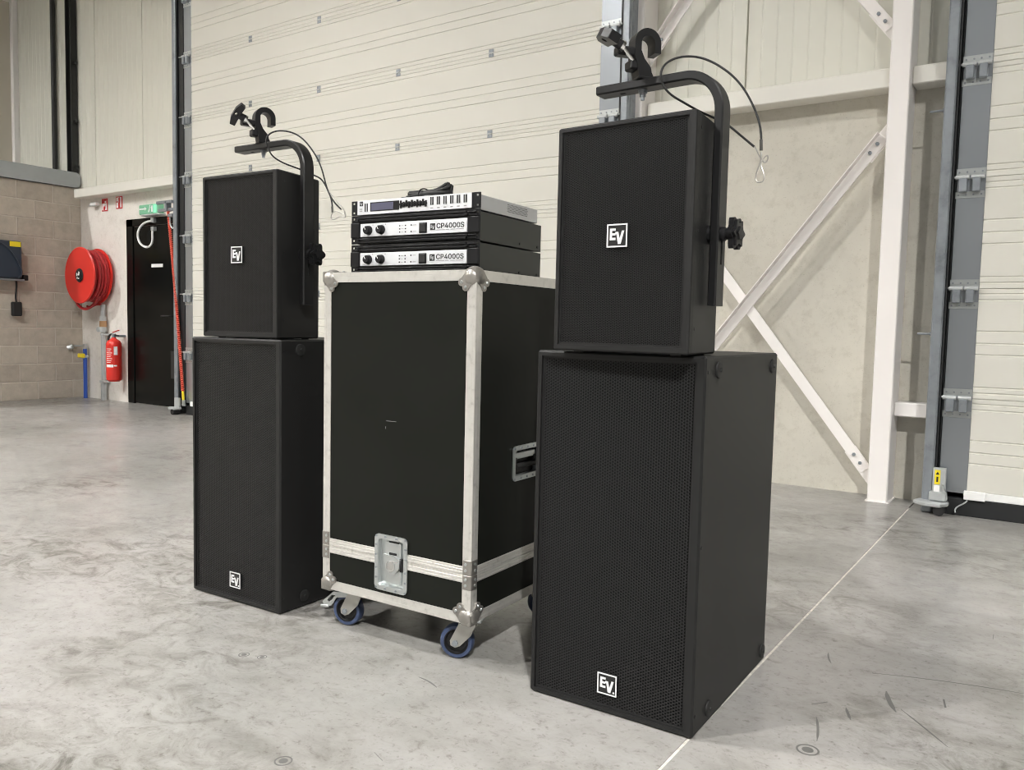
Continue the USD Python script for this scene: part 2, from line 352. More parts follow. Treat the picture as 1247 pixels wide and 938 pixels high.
for x, y, r in ((-0.447, 1.905, .026), (-1.374, 1.155, .02), (-1.92, 1.47, .016), (-1.865, 1.49, .014)):
    part(fl, 'core_plug', ext(Point(x, y).buffer(r).difference(Point(x, y).buffer(r * .82)).union(Point(x, y).buffer(r * .5)), 0.0, 0.0003), 'mark_dark', smooth=False)

wb = thing('wall_back', 'cream back wall of ribbed sandwich panels above grey concrete panels', 'wall', kind='structure')
part(wb, 'backing', bx(-12, 10, YB + .02, YB + .3, -.2, 8.5), 'concrete_wall', smooth=False)
dr = sbox(-8.93, -0.2, -7.955, 2.083)
part(wb, 'concrete_panel', mv(front(ext(sbox(XL - .1, -.1, -7.3, 2.45).difference(dr), 0, .03)), 0, YB + .03, 0), 'concrete_white', smooth=False, label='white painted concrete panel around the black door')
part(wb, 'concrete_panel', bx(-2.78, -0.3, YB, YB + .03, -.1, 2.45), 'concrete_wall', smooth=False, label='bare grey concrete panel behind the steel cross bracing')
def ribbed(x0, x1, z0, z1):
    """One sandwich panel, faintly ribbed lengthwise, with a V joint at each side."""
    pts = [(x0 + .004, 0.012)]; n = 10; w = (x1 - x0) / n
    pts.append((x0 + .006, 0.0))
    for i in range(n):
        a = x0 + i * w
        if i:
            pts += [(a - .006, 0), (a - .003, .0022), (a + .003, .0022), (a + .006, 0)]
    pts += [(x1 - .006, 0.0), (x1 - .004, 0.012), (x1 - .004, .03), (x0 + .004, .03)]
    m = ext(Polygon([(x, YB + y - .0) for x, y in pts]), z0, z1); return m
for i in range(14):
    x0 = -11.48 + i * .9665
    if x0 < -7.5 or (-2.9 < x0):
        part(wb, 'wall_panel', ribbed(max(x0, XH - .05), x0 + .9665, 2.46, 8.3), 'panel_cream', smooth=False)
    else:
        part(wb, 'wall_panel', ribbed(x0, x0 + .9665, 4.6, 8.3), 'panel_cream', smooth=False)
part(wb, 'base_flashing', bx(-9.9, -7.3, YB - .004, YB + .01, 2.44, 2.50), 'galv_light', smooth=False)
part(wb, 'base_flashing', bx(-2.78, -0.3, YB - .004, YB + .01, 2.44, 2.50), 'beam_paint', smooth=False)

wl = thing('wall_left', 'plain beige hall wall far left above the mezzanine', 'wall', kind='structure')
part(wl, 'panel', bx(XH - .3, XH, -13, YB + .2, -.2, 8.5), 'hall_beige', smooth=False)
part(wl, 'corner_post', bx(XH, XH + .07, YB - .07, YB, 2.6, 8.3, .006), 'white_paint', smooth=False)
part(wl, 'wall_beam', bx(XH, XH + .09, 1.0, YB - .07, 4.955, 5.17, .01), 'beam_paint', smooth=False)
w2 = thing('wall_right', 'plain light hall wall to the right, outside the picture', 'wall', kind='structure')
part(w2, 'panel', bx(9, 9.3, -13, YB + .3, -.2, 8.5), 'far_wall', smooth=False)
w3 = thing('wall_front', 'plain light hall wall behind the camera', 'wall', kind='structure')
part(w3, 'panel', bx(-12, 9.3, -13.3, -13, -.2, 8.5), 'far_wall', smooth=False)
ce = thing('ceiling', 'light grey trapezoidal steel roof deck high over the hall', 'ceiling', kind='structure')
prof = []
for i in range(int(21.3 / .3) + 1):
    a = -12 + i * .3; prof += [(a, 8.5), (a + .12, 8.5), (a + .16, 8.62), (a + .26, 8.62)]
prof += [(9.6, 8.62), (9.6, 8.7), (-12, 8.7)]
pm = front(ext(Polygon(prof), 0, 18.6)); part(ce, 'roof_deck', mv(pm, 0, 5.5, 0), 'dark_ceiling', smooth=False)

# ---- block room (left): each block of the part in view
wk = thing('wall_block_room', 'beige concrete block wall of the room in the left corner', 'wall', kind='structure')
part(wk, 'mortar', bx(-11.4, XL - .004, 2.0, YB, 0, 2.5), 'mortar', smooth=False)
CH, CL = .2085, .402
random.seed(11)
for r in range(12):
    z0 = r * CH; off = 0.0 if r % 2 == 0 else -CL / 2
    # alternate courses: joints at y=4.92/4.52 and 5.117/4.72
    y1 = 4.921 if r % 2 == 1 else 5.117
    ys = [y1 + CL * k for k in range(-9, 2)]
    for a in ys:
        b = a + CL
        lo, hi = max(a + .005, 2.0), min(b - .005, YB - .002)
        if hi - lo < .04: continue
        jx = random.uniform(-.0012, .0012)
        part(wk, 'block', bx(XL - .09, XL + jx, lo, hi, z0 + .005, min(z0 + CH - .005, 2.5), .003), random.choice(['block_a', 'block_a', 'block_b', 'block_c']), smooth=False)
# mezzanine edge
t3 = thing('trim_3', 'grey steel edge beam with rounded end along the mezzanine above the block wall', 'edge beam', loc=(XL + .03, 3.6, 2.505), kind='structure')
ed = unary_union([sbox(-1.6, 0, 1.55, .178), rrect(.9, 1.632, 0, .178, .06)])
part(t3, 'web', mv(side(ext(ed, 0, .012)), -.012, 0, 0), 'ledge_grey', smooth=20)
part(t3, 'top_flange', bx(-.09, -.012, -1.6, 1.60, .166, .178), 'ledge_grey', smooth=False)
part(t3, 'mezzanine_deck', bx(-1.52, -.09, -1.6, 1.60, .10, .16), 'ledge_grey', smooth=False)

# ---- white beams along the wall
t1 = thing('trim_1', 'long white steel beam on the wall above the black door', 'beam', loc=(-9.779, 5.1, 2.367), kind='structure')
part(t1, 'beam', bx(0, 2.25, 0, .144, 0, .102, .006), 'beam_paint', smooth=False)
t2 = thing('trim_2', 'white steel beam between the columns below the ribbed panels at right', 'beam', loc=(-2.43, 5.1, 2.367), kind='structure')
part(t2, 'beam', bx(0, 1.51, 0, .144, 0, .11, .006), 'beam_paint', smooth=False)
part(t2, 'beam', bx(1.618, 1.80, 0, .144, 0, .10, .006), 'beam_paint', smooth=False)
t4 = thing('trim_4', 'short white steel rail between the right column and the right door track', 'beam', loc=(-.812, 5.1, .50), kind='structure')
part(t4, 'beam', bx(0, .17, 0, .144, 0, .08, .005), 'white_paint', smooth=False)

# ---- columns
def column(x0, x1, label):
    t = thing('steel_column', label, 'column', loc=((x0 + x1) / 2, 5.1, 0))
    w = (x1 - x0) / 2
    part(t, 'shaft', bx(-w, w, -.065, .144, 0, 8.2, .006), 'white_paint', smooth=False)
    part(t, 'base_plate', bx(-w - .01, w + .012, -.07, .144, 0, .006), 'white_paint', smooth=False)
    return t
column(-.922, -.814, 'tall white steel box column right of the cross bracing')
column(-2.547, -2.439, 'tall white steel column mostly hidden behind the right end of the big door')

# ---- cross braces (steel angles)
def brace(p0, p1, lip, y, label, bolts0=True, bolts1=True):
    p0, p1 = np.array(p0), np.array(p1); d = p1 - p0; L = np.linalg.norm(d); th = math.atan2(d[1], d[0]); W = .064
    t = thing('cross_brace', label, 'brace', loc=(p0[0], y, p0[1]))
    prof = [sbox(-W / 2, 0, W / 2, .006)]
    def place(m):   # local: along, out(-y), across -> world
        m = tm(m).copy(); v = m.vertices; c, s = math.cos(th), math.sin(th)
        m.vertices = np.stack([v[:, 0] * c - v[:, 2] * s, v[:, 1], v[:, 0] * s + v[:, 2] * c], 1); return m
    web = bx(0, L, 0, .006, -W / 2, W / 2, .001)
    zz = W / 2 if lip > 0 else -W / 2
    if lip > 0: b0 = bx(0, L, -.052, .004, zz - .006, zz, .001)
    else: b0 = bx(0, L, .0, .055, zz, zz + .006, .001)
    def clip(m, x0=-2.437, x1=-.924): return mf(tm(m)) ^ bx(x0, x1, 4.9, 5.3, -1, 9)
    L0 = np.array([p0[0], 0, p0[1]])
    def wclip(m):
        m = tm(m); q = mv(m, p0[0], y, p0[1]); return mv(clip(q), -p0[0], -y, -p0[1])
    part(t, 'angle_bar', wclip(place(web + b0)), 'white_paint', smooth=False)
    for at, on in ((0, bolts0), (L, bolts1)):
        if not on: continue
        s = 1 if at == 0 else -1
        part(t, 'gusset_plate', wclip(place(bx(at - s * .10, at + s * .15, .006, .014, -.040, .034, .001))), 'white_paint', smooth=False)
        for k in (.05, .11):
            q = place(cyl((at + s * k, -.012, 0), (at + s * k, 0, 0), .011, 6)); part(t, 'bolt', q, 'galv', smooth=20)
    return t
brace((-2.40, .24), (-.95, 2.10), 1, 5.122, 'white steel angle brace rising to the right across the concrete panel')
brace((-2.40, 2.02), (-.955, .165), -1, 5.132, 'flat white brace falling to the right to the foot of the right column')
brace((-2.42, 2.80), (-.95, 4.62), 1, 5.122, 'white brace rising to the right from behind the right clamp')
brace((-2.40, 4.60), (-.945, 2.71), -1, 5.132, 'white brace coming down to the right column above the beam, with two bolts')

# ---- sectional doors
JZ = [0.634 + .584 * k for k in range(7)]
def door_panel(x0, x1, z0, z1, first=False):
    gz = []
    jt = [.031, .062] ; mid = [.235, .295, .360]
    def g(z, w=.005, d=.0045): gz.append((z, w, d))
    for d_ in jt:
        if not first: g(z0 + d_)
        g(z1 - d_ + .003)
    for m_ in mid:
        g((z0 if not first else z1 - .584) + m_)
    gz.sort(); P = [(0.012, z0 + .001), (0.002, z0 + .001), (0, z0 + .004)]
    for z, w, d in gz: P += [(0, z - w), (d, z - w * .3), (d, z + w * .3), (0, z + w)]
    P += [(0, z1 - .004), (.002, z1 - .001), (.012, z1 - .001), (.012, z1 - .001)]
    P += [(.042, z1 - .001), (.042, z0 + .001)]
    m = ext(Polygon(P).buffer(0), 0, x1 - x0)       # x->depth, y->z, z->along
    v = m.vertices.copy(); m.vertices = np.stack([v[:, 2] + x0, v[:, 0] + YD, v[:, 1]], 1); m.fix_normals(); return m
def end_bracket(t, xa, xb, z, s):
    """Roller bracket on the end stile: two screwed plates, hinge knuckle and roller holder; s = +1 when the track is to the left."""
    w = xb - xa; y = YD
    h = part(t, 'end_hinge', cat(bx(xa + .002, xb - .002, y - .006, y, z + .012, z + .050, .001), bx(xa + .002, xb - .002, y - .006, y, z - .105, z - .070, .001)), 'zinc', smooth=False)
    part(h, 'knuckle', cat(cyl((xa + .002, y - .022, z + .002), (xa + w * .47, y - .022, z + .002), .012, 12), cyl((xa + w * .53, y - .022, z + .002), (xb - .004, y - .022, z + .002), .012, 12)), 'galv_light')
    part(h, 'roller_holder', cat(bx(xa + .018, xa + w * .42, y - .040, y - .004, z - .075, z - .004, .004), bx(xa + w * .58, xb - .02, y - .040, y - .004, z - .075, z - .004, .004)), 'galv', smooth=False)
    tx = xa if s > 0 else xb
    part(h, 'roller_pin', cyl((tx - s * .055, y - .022, z + .004), (tx + s * .03, y - .022, z + .004), .0055, 10), 'zinc')
    sc = [cyl((xa + w * f, y - .010, z + dz), (xa + w * f, y - .004, z + dz), .005, 8) for f in (.12, .38, .62, .88) for dz in (.031, -.088)]
    part(h, 'screw', cat(*sc), 'galv', kind='stuff')
def sectional(name, label, x0, x1, stile_l, stile_r, hinges, track_l, track_r):
    t = thing(name, label, 'door', pivot=(x0, YD, 0), kind='structure')
    zs = [.135] + JZ + [JZ[-1] + .584]
    for k in range(len(zs) - 1): part(t, 'door_panel', door_panel(x0, x1, zs[k], zs[k + 1], k == 0), 'door_cream', smooth=False)
    part(t, 'bottom_rail', cat(bx(x0 - .0, x1, YD - .008, YD + .04, .095, .135, .002), bx(x0 - .012, x0 + .09, YD - .03, YD - .008, .093, .14, .002)), 'label_white', smooth=False, label='white aluminium bottom rail')
    part(t, 'rubber_seal', bx(x0 - .11, x1 + .11, YD - .012, YD + .05, .0, .094, .004), 'seal_black', smooth=False, label='black rubber bottom seal')
    for st in (stile_l, stile_r):
        if st: part(t, 'end_stile', bx(st[0], st[1], YD - .003, YD + .04, .12, 4.7, .002), 'galv_stile', smooth=False, label='grey galvanised end cap strip')
    for z in JZ:
        for hx in hinges:
            h = part(t, 'hinge', cat(bx(hx - .022, hx + .022, YD - .004, YD, z + .006, z + .028, .001), bx(hx - .022, hx + .022, YD - .004, YD, z - .028, z - .006, .001),
                                    bx(hx - .016, hx - .006, YD - .006, YD, z - .028, z + .028, .001), bx(hx + .006, hx + .016, YD - .006, YD, z - .028, z + .028, .001)), 'galv', smooth=False)
            part(h, 'pin', cyl((hx - .02, YD - .007, z), (hx + .02, YD - .007, z), .005, 8), 'zinc')
        if stile_l: end_bracket(t, stile_l[0] - .005, stile_l[1], z, 1)
        if stile_r: end_bracket(t, stile_r[0], stile_r[1] + .005, z, -1)
    # tracks: seal strips and galvanised angle
    for tr, s in ((track_l, 1), (track_r, -1)):
        if not tr: continue
        a, b = tr; w = b - a       # a = outer edge of the angle, b = edge towards the stile
        part(t, 'track', cat(bx(a, a + s * .055, YD - .045, YD - .005, 0, 4.8, .008), bx(a, a + s * .012, YD - .005, YB, 0, 4.8, .001)), 'galv', smooth=25, label='galvanised vertical door track')
        part(t, 'seal_strip', cat(bx(a + s * .057, a + s * .067, YD - .03, YD + .03, .08, 4.8, .002), bx(a + s * .070, b - s * .002, YD - .012, YD + .03, .08, 4.8, .002)), 'seal_black', smooth=False)
    return t
hx1 = [-6.386 + .9175 * k for k in range(4)] + [-7.10]
d1 = sectional('door_1', 'large cream sectional overhead door behind the speakers and flight case', -7.287, -2.722, (-7.405, -7.287), (-2.722, -2.572), [-6.386, -5.470, -4.553, -3.636], (-7.55, -7.405), (-2.487, -2.572))
d2 = sectional('door_2', 'cream sectional overhead door at the right edge of the picture', -.412, 3.0, (-.548, -.412), None, [.5, 1.42, 2.34], (-.625, -.548), None)
# the spring-break latch at the foot of door_2's track
lk = part(d2, 'latch_bracket', cat(bx(-.572, -.508, 4.905, 4.93, .10, .255, .003), bx(-.585, -.50, 4.89, 4.94, .075, .125, .006)), 'galv_light', smooth=False, label='galvanised cable latch at the foot of the track')
part(lk, 'warning_label', bx(-.562, -.535, 4.9035, 4.905, .165, .243), 'yellow', smooth=False)
part(lk, 'warning_mark', cat(mv(front(ext(Polygon([(-.009, 0), (.009, 0), (0, .016)]), 0, .0006)), -.5485, 4.9035, .218), bx(-.553, -.544, 4.9028, 4.9035, .178, .206)), 'print_black', smooth=False)
part(lk, 'blank_label', bx(-.563, -.536, 4.9035, 4.905, .115, .160), 'label_white', smooth=False)
part(lk, 'foot_tray', prism([(-.66, 4.89), (-.60, 4.84), (-.52, 4.84), (-.49, 4.90), (-.49, 4.95), (-.64, 4.95)], .048, .072, .006), 'galv_light', smooth=False)
part(lk, 'roller', cyl((-.53, 4.86, .03), (-.53, 4.93, .03), .028, 16), 'rubber_black')
part(lk, 'spring_arm', tube(spline([(-.50, 4.90, .085), (-.50, 4.885, .12), (-.513, 4.88, .15), (-.52, 4.90, .17)], 5), .004, 6), 'zinc')
part(d2, 'release_lever', tube(spline([(-.405, 4.945, .09), (-.43, 4.93, .065), (-.455, 4.92, .042), (-.455, 4.915, .022)], 5), .004, 6), 'galv_light')
lk1 = part(d1, 'latch_bracket', cat(bx(-7.51, -7.43, 4.90, 4.925, .06, .17, .003), prism([(-7.60, 4.90), (-7.54, 4.85), (-7.44, 4.85), (-7.42, 4.93), (-7.56, 4.93)], .05, .075, .006)), 'galv_light', smooth=False, label='cable latch at the foot of the left door track')
part(lk1, 'roller', cyl((-7.47, 4.85, .03), (-7.47, 4.92, .03), .028, 16), 'rubber_black')
for z in (2.178, .976):
    part(d2, 'anchor_bolt', cat(cyl((-.70, 5.0, z), (-.612, 5.0, z), .006, 8), cyl((-.638, 5.0, z), (-.626, 5.0, z), .012, 6)), 'galv')

# ---- black personnel door
d3 = thing('door_3', 'black personnel door in the white wall beside the fire hose reel', 'door', pivot=(-8.44, YB, 0), kind='structure')
part(d3, 'frame', cat(bx(-8.925, -8.80, YB - .004, YB + .07, 0, 2.08, .003), bx(-8.0, -7.957, YB - .004, YB + .07, 0, 2.08, .003), bx(-8.925, -7.957, YB - .004, YB + .07, 2.0, 2.08, .003)), 'door_black', smooth=False)
part(d3, 'leaf', bx(-8.795, -8.003, YB + .008, YB + .06, .006, 1.996, .003), 'door_black', smooth=False)
part(d3, 'name_plate', bx(-8.45, -8.235, YB + .004, YB + .008, 1.535, 1.572, .001), 'label_white', smooth=False, label='small blank white plate')
part(d3, 'cable_loop', tube(spline([(-8.37, 5.215, 2.035), (-8.44, 5.20, 2.03), (-8.55, 5.19, 1.985), (-8.61, 5.19, 1.91), (-8.585, 5.19, 1.82), (-8.50, 5.19, 1.765), (-8.41, 5.20, 1.76), (-8.38, 5.21, 1.79), (-8.37, 5.215, 1.88), (-8.365, 5.22, 1.95)], 5), .012, 8), 'label_white', label='pale flexible conduit looping on the door')
part(d3, 'loop_fitting', cat(bx(-8.385, -8.335, 5.20, 5.245, 2.02, 2.07, .004), bx(-8.39, -8.34, 5.205, 5.25, 1.93, 1.975, .004)), 'galv_light', smooth=False)
part(d3, 'vent_grille', bx(-8.10, -8.02, YB + .003, YB + .008, .32, .62, .002), 'pipe_black', smooth=False)
part(d3, 'handle', tube(spline([(-8.08, 5.25, 1.0), (-8.08, 5.20, 1.0), (-8.15, 5.195, 1.0), (-8.19, 5.195, .998)], 4), .009, 8), 'pipe_black')

# ---- black vertical members on the back wall at the left
def dark_post(x0, x1, label):
    t = thing('black_post', label, 'post', pivot=((x0 + x1) / 2, 5.10, 2.66))
    return t
a = dark_post(-10.43, -10.37, 'narrow black vertical pipe standing on the mezzanine, left of the wide one')
part(a, 'pipe', cyl((-10.40, 5.20, 2.665), (-10.40, 5.20, 8.2), .029, 16), 'pipe_black')
a = dark_post(-10.04, -9.92, 'wide black vertical steel post standing on the mezzanine corner')
part(a, 'web', bx(-10.03, -9.93, 5.20, 5.21, 2.665, 8.2, .001), 'pipe_black', smooth=False)
part(a, 'flange', bx(-10.04, -10.025, 5.16, 5.235, 2.665, 8.2, .001), 'pipe_black', smooth=False)
part(a, 'flange', bx(-9.935, -9.92, 5.16, 5.235, 2.665, 8.2, .001), 'pipe_black', smooth=False)
for z in (2.74, 3.27, 3.95): part(a, 'clip', bx(-9.92, -9.885, 5.19, 5.225, z, z + .035, .003), 'pipe_black', smooth=False)

# ---- lamps
lampg = 'round LED high-bay lamps under the roof'
for i, (x, y, z, e) in enumerate(LAMPS):
    nm = 'lamp_glow_%d' % (i + 1)
    mat(nm, {'e': ('emission', dict(color=(1.0, 0.985, 0.955), strength=float(e) * LAMP_GAIN))}, [], 'e.emission')
    t = thing('high_bay_lamp', 'round LED high-bay lamp hanging from the roof deck outside the picture', 'lamp', loc=(x, y, z), group=lampg)
    part(t, 'housing', lathe([(0, .14), (.09, .14), (.10, .06), (LAMP_R + .03, .04), (LAMP_R + .03, -.01), (LAMP_R + .014, -.01), (LAMP_R + .014, .004), (0, .004)], (0, 0, 0), (0, 0, 1), 32), 'galv')
    part(t, 'reflector', lathe([(LAMP_R + .004, .0), (LAMP_R + .012, .0), (LAMP_R + .012, -.085), (LAMP_R + .004, -.085), (LAMP_R + .004, .0)], (0, 0, 0), (0, 0, 1), 40), 'pipe_black')
    part(t, 'lens', lathe([(0, -.004), (LAMP_R, -.004), (LAMP_R, 0.0), (0, 0.0)], (0, 0, 0), (0, 0, 1), 32), nm, smooth=False)
    part(t, 'suspension_rod', cyl((0, 0, .13), (0, 0, 8.5 - z), .006, 6), 'galv')

# ================================================================== SPEAKERS
def bolt_head(x, y, z, r=.0045, axis=(1, 0, 0)):
    d = np.array(axis, float); p = np.array([x, y, z], float); return cyl(p - d * .001, p + d * .0015, r, 8)
SW, SH, SD = .4508, .9051, .5853
SUB_PIV = (-SW / 2, SD / 2, 0)
def build_sub(loc, rz, label):
    t = thing('subwoofer', label, 'subwoofer', loc, rz, SUB_PIV, None)
    gx0, gx1, gz0, gz1 = -.437, -.0215, .0155, .8915
    body = bx(-SW, 0, 0, SD, .003, SH, .005) - bx(gx0, gx1, -.01, .030, gz0, gz1)
    part(t, 'cabinet', body, 'cabinet_black', smooth=False)
    part(t, 'foam_backing', bx(gx0 + .001, gx1 - .001, .016, .030, gz0 + .001, gz1 - .001), 'foam_black', smooth=False)
    part(t, 'grille', perforated(gx0 + .004, gx1 - .004, gz0 + .004, gz1 - .004, .008, .0134, .00386, .00285, .0015), 'grille_black', smooth=False, kind='stuff', label='perforated steel front grille')
    ring = sbox(gx0, gz0, gx1, gz1).difference(sbox(gx0 + .006, gz0 + .006, gx1 - .006, gz1 - .006))
    part(t, 'grille_rim', mv(front(ext(ring, 0, .002)), 0, .0082, 0), 'grille_black', smooth=False)
    badge(t, -.2255, .0765, .0535, .005, dot=True)
    for y, z in ((.084, .872), (.531, .869), (.105, .040), (.552, .038)):
        p = part(t, 'rigging_puck', lathe([(0, .009), (.004, .009), (.005, .006), (.0175, .0055), (.0195, .004), (.020, 0), (0, 0)], (0, y, z), (1, 0, 0), 24), 'rubber_black')
        p2 = part(p, 'puck_screw', cyl((.004, y, z), (.0068, y, z), .0035, 8), 'galv')
        part(t, 'rigging_puck', lathe([(0, -.009), (.004, -.009), (.005, -.006), (.0175, -.0055), (.0195, -.004), (.020, 0), (0, 0)], (-SW, y, z), (1, 0, 0), 24), 'rubber_black')
    for z in (.868, .458, .052): part(t, 'screw', bolt_head(0, .016, z), 'plastic_black')
    return t
SUB_R = ((-.6801, 1.7805, 0), .0186); SUB_L = ((-2.0898, 1.7412, 0), .0319)
sub0 = build_sub(*SUB_R, 'large black subwoofer cabinet in the right foreground, lit grey on its right side')
copy_of(sub0, 'subwoofer', 'tall black subwoofer cabinet on the floor left of the flight case', 'subwoofer', *SUB_L, SUB_PIV)

UW, UH, UD, UT = .3627, .5365, .2127, .0263
SPK_PIV = (-UW / 2, UD / 2, 0)
def build_speaker(loc, rz, label, clamp_a, wing, axial):
    t = thing('loudspeaker', label, 'loudspeaker', loc, rz, SPK_PIV)
    BZ = -.0045
    foot = [(-UW, 0), (0, 0), (-.0015, .022), (-UT, UD), (-UW + UT, UD), (-UW + .0015, .022)]
    gx0, gx1, gz0, gz1 = -UW + .0125, -.0175, .0105, .526
    body = prism(foot, BZ, UH, .004)
    body = (body if isinstance(body, Manifold) else mf(body)) - bx(gx0, gx1, -.01, .026, gz0, gz1)
    part(t, 'cabinet', body, 'cabinet_black', smooth=False)
    part(t, 'foam_backing', bx(gx0 + .001, gx1 - .001, .014, .026, gz0 + .001, gz1 - .001), 'foam_black', smooth=False)
    part(t, 'grille', perforated(gx0 + .004, gx1 - .004, gz0 + .004, gz1 - .004, .006, .0098, .0028, .00205, .0012), 'grille_black', smooth=False, kind='stuff', label='perforated steel front grille')
    ring = sbox(gx0, gz0, gx1, gz1).difference(sbox(gx0 + .005, gz0 + .005, gx1 - .005, gz1 - .005))
    part(t, 'grille_rim', mv(front(ext(ring, 0, .002)), 0, .0062, 0), 'grille_black', smooth=False)
    badge(t, -.1905, .2695, .0545, .003)
    for x in (-UW + .05, -.05):
        for y in (.04, UD - .04): part(t, 'rubber_foot', cyl((x, y, -.008), (x, y, .001), .012, 16), 'rubber_black')
    for z in (.503, .274, .054): part(t, 'screw', bolt_head(-.0036, .035, z, .004, (.99, .12, 0)), 'plastic_black')
    # yoke arm: up the right side, over the top
    x_in, x_out, y0, d, zt = -.0045, .018, .099, .047, .6555
    th = .0215; xc = (x_in + x_out) / 2; R = .088
    path = [(xc, .109), (xc, .2), (xc, .35), (xc, .47)]
    cz = zt - th / 2 - R; path += [(xc - R + R * math.cos(a), cz + R * math.sin(a)) for a in np.linspace(0, PI / 2, 14)] + [(-.15, zt - th / 2), (-.22, zt - th / 2), (-.319, zt - th / 2)]
    arm = part(t, 'bracket_arm', sweep_rect(path, th, d, y0), 'bracket_black', smooth=25, label='black bent steel bracket arm')
    part(arm, 'slot', bx(x_out - .002, x_out + .0006, .1195, .1265, .205, .275, .0005), 'foam_black', smooth=False)
    part(arm, 'edge_hole', bx(-.262, -.248, .119, .127, zt - th - .0004, zt - th + .002), 'foam_black', smooth=False)
    part(arm, 'spacer', cyl((-.0165, .1225, .275), (x_in, .1225, .275), .022, 20), 'plastic_black')
    # star knob at the pivot
    pts = []
    for k in range(48):
        a = 2 * PI * k / 48; r = .0345 + .0055 * math.cos(6 * a); pts.append((r * math.cos(a), r * math.sin(a)))
    star = Polygon(pts)
    kn = side(ext(star, 0, .012)); kn2 = side(ext(star.buffer(-.006), .012, .018)); kn3 = side(ext(star.buffer(-.016), .018, .022))
    knob = part(t, 'bracket_knob', cat(mv(cat(kn, kn2, kn3), .042, .1225, .275), lathe([(0, 0), (.017, 0), (.017, .006), (.0135, .010), (.0135, .022), (.018, .028), (0, .028)], (x_out, .1225, .275), (1, 0, 0), 24)), 'plastic_black', label='black star-shaped hand knob')
    # hook clamp on top of the arm
    yc = .1225; zb = zt
    def tw(m): return rot(m, clamp_a, [0, 0, 1], [-.2, yc, 0])
    C = np.array([-.1985, .7415]); Ro, Ri = .0345, .0175
    arc_o = [(C[0] + Ro * math.cos(a), C[1] + Ro * math.sin(a)) for a in np.linspace(0, PI, 20)]
    arc_i = [(C[0] + Ri * math.cos(a), C[1] + Ri * math.sin(a)) for a in np.linspace(PI, 0, 20)]
    hook = Polygon([(C[0] + Ro, .719)] + arc_o + [(-.2330, .707), (-.2270, .694), (-.2190, zb), (-.1800, zb), (-.1800, zb + .004), (-.1870, zb + .016), (-.1900, .684), (-.2070, .703), (-.2160, .722)] + arc_i + [(C[0] + Ri, .719)])
    hk = mv(front(ext(hook.buffer(-.0008).buffer(.0008), 0, .038)), 0, yc + .019, 0)
    cl = part(t, 'hook_clamp', tw(hk), 'bracket_black', smooth=30, label='black hook clamp bolted to the bracket arm')
    part(cl, 'foot_plate', tw(bx(-.222, -.172, yc - .021, yc + .021, zb, zb + .006, .0015)), 'bracket_black', smooth=False)
    part(cl, 'jaw_block', tw(cat(prism([(-.276, yc - .014), (-.226, yc - .014), (-.226, yc + .014), (-.276, yc + .014)], .708, .730, .004), prism([(-.244, yc - .017), (-.218, yc - .017), (-.218, yc + .017), (-.244, yc + .017)], .676, .700, .004))), 'bracket_black', smooth=False)
    part(cl, 'swing_bolt', tw(cyl((-.236, yc - .014, .697), (-.268, yc - .014, .730), .0048, 10)), 'chrome', label='bright steel swing bolt')
    dd = np.array([-.066, 0, .029]); dd /= np.linalg.norm(dd); p = np.array([-.2645, yc - .014, .7265])
    part(cl, 'washer', tw(cyl(p - dd * .003, p + dd * .005, .0135, 18)), 'chrome')
    q0 = p + dd * .005
    hd = [cyl(q0, q0 + dd * .026, .0125, 14, .0105)]
    e = np.array(wing); e = e - dd * (e @ dd); e /= np.linalg.norm(e); f = np.cross(dd, e)
    T = Polygon([(-.034, .020), (-.036, .044), (-.016, .056), (.016, .056), (.036, .044), (.034, .020), (.014, .022), (-.014, .022)]).buffer(.003).difference(Point(0, .042).buffer(.0075))
    T = __import__('shapely').affinity.scale(T, 1.0, axial, origin=(0, .012))
    tt = ext(T, -.011, .011); v = tt.vertices; tt.vertices = q0 + v[:, :1] * e + v[:, 1:2] * dd + v[:, 2:] * f; tt.fix_normals()
    part(cl, 'clamp_handle', tw(cat(*hd, tt)), 'plastic_black', smooth=30)
    part(cl, 'clamp_bolt', cat(cyl((-.200, yc, zt - th - .007), (-.200, yc, zt - th), .011, 16), cyl((-.200, yc, zt - th - .016), (-.200, yc, zt - th - .007), .0075, 6), cyl((-.200, yc, zt - th - .024), (-.200, yc, zt - th - .016), .005, 10)), 'galv')
    return t
SPK_R = ((-.7019, 1.7254, .913), -.0389); SPK_L = ((-2.1115, 1.7447, .913), .0499)
spk0 = build_speaker(*SPK_R, 'black loudspeaker with bracket and clamp on the right-hand subwoofer', .95, (-.05, -1.0, -.25), 1.0)
build_speaker(*SPK_L, 'black loudspeaker with bracket and clamp on the subwoofer left of the flight case', 1.15, (.80, -.5, .38), .58)

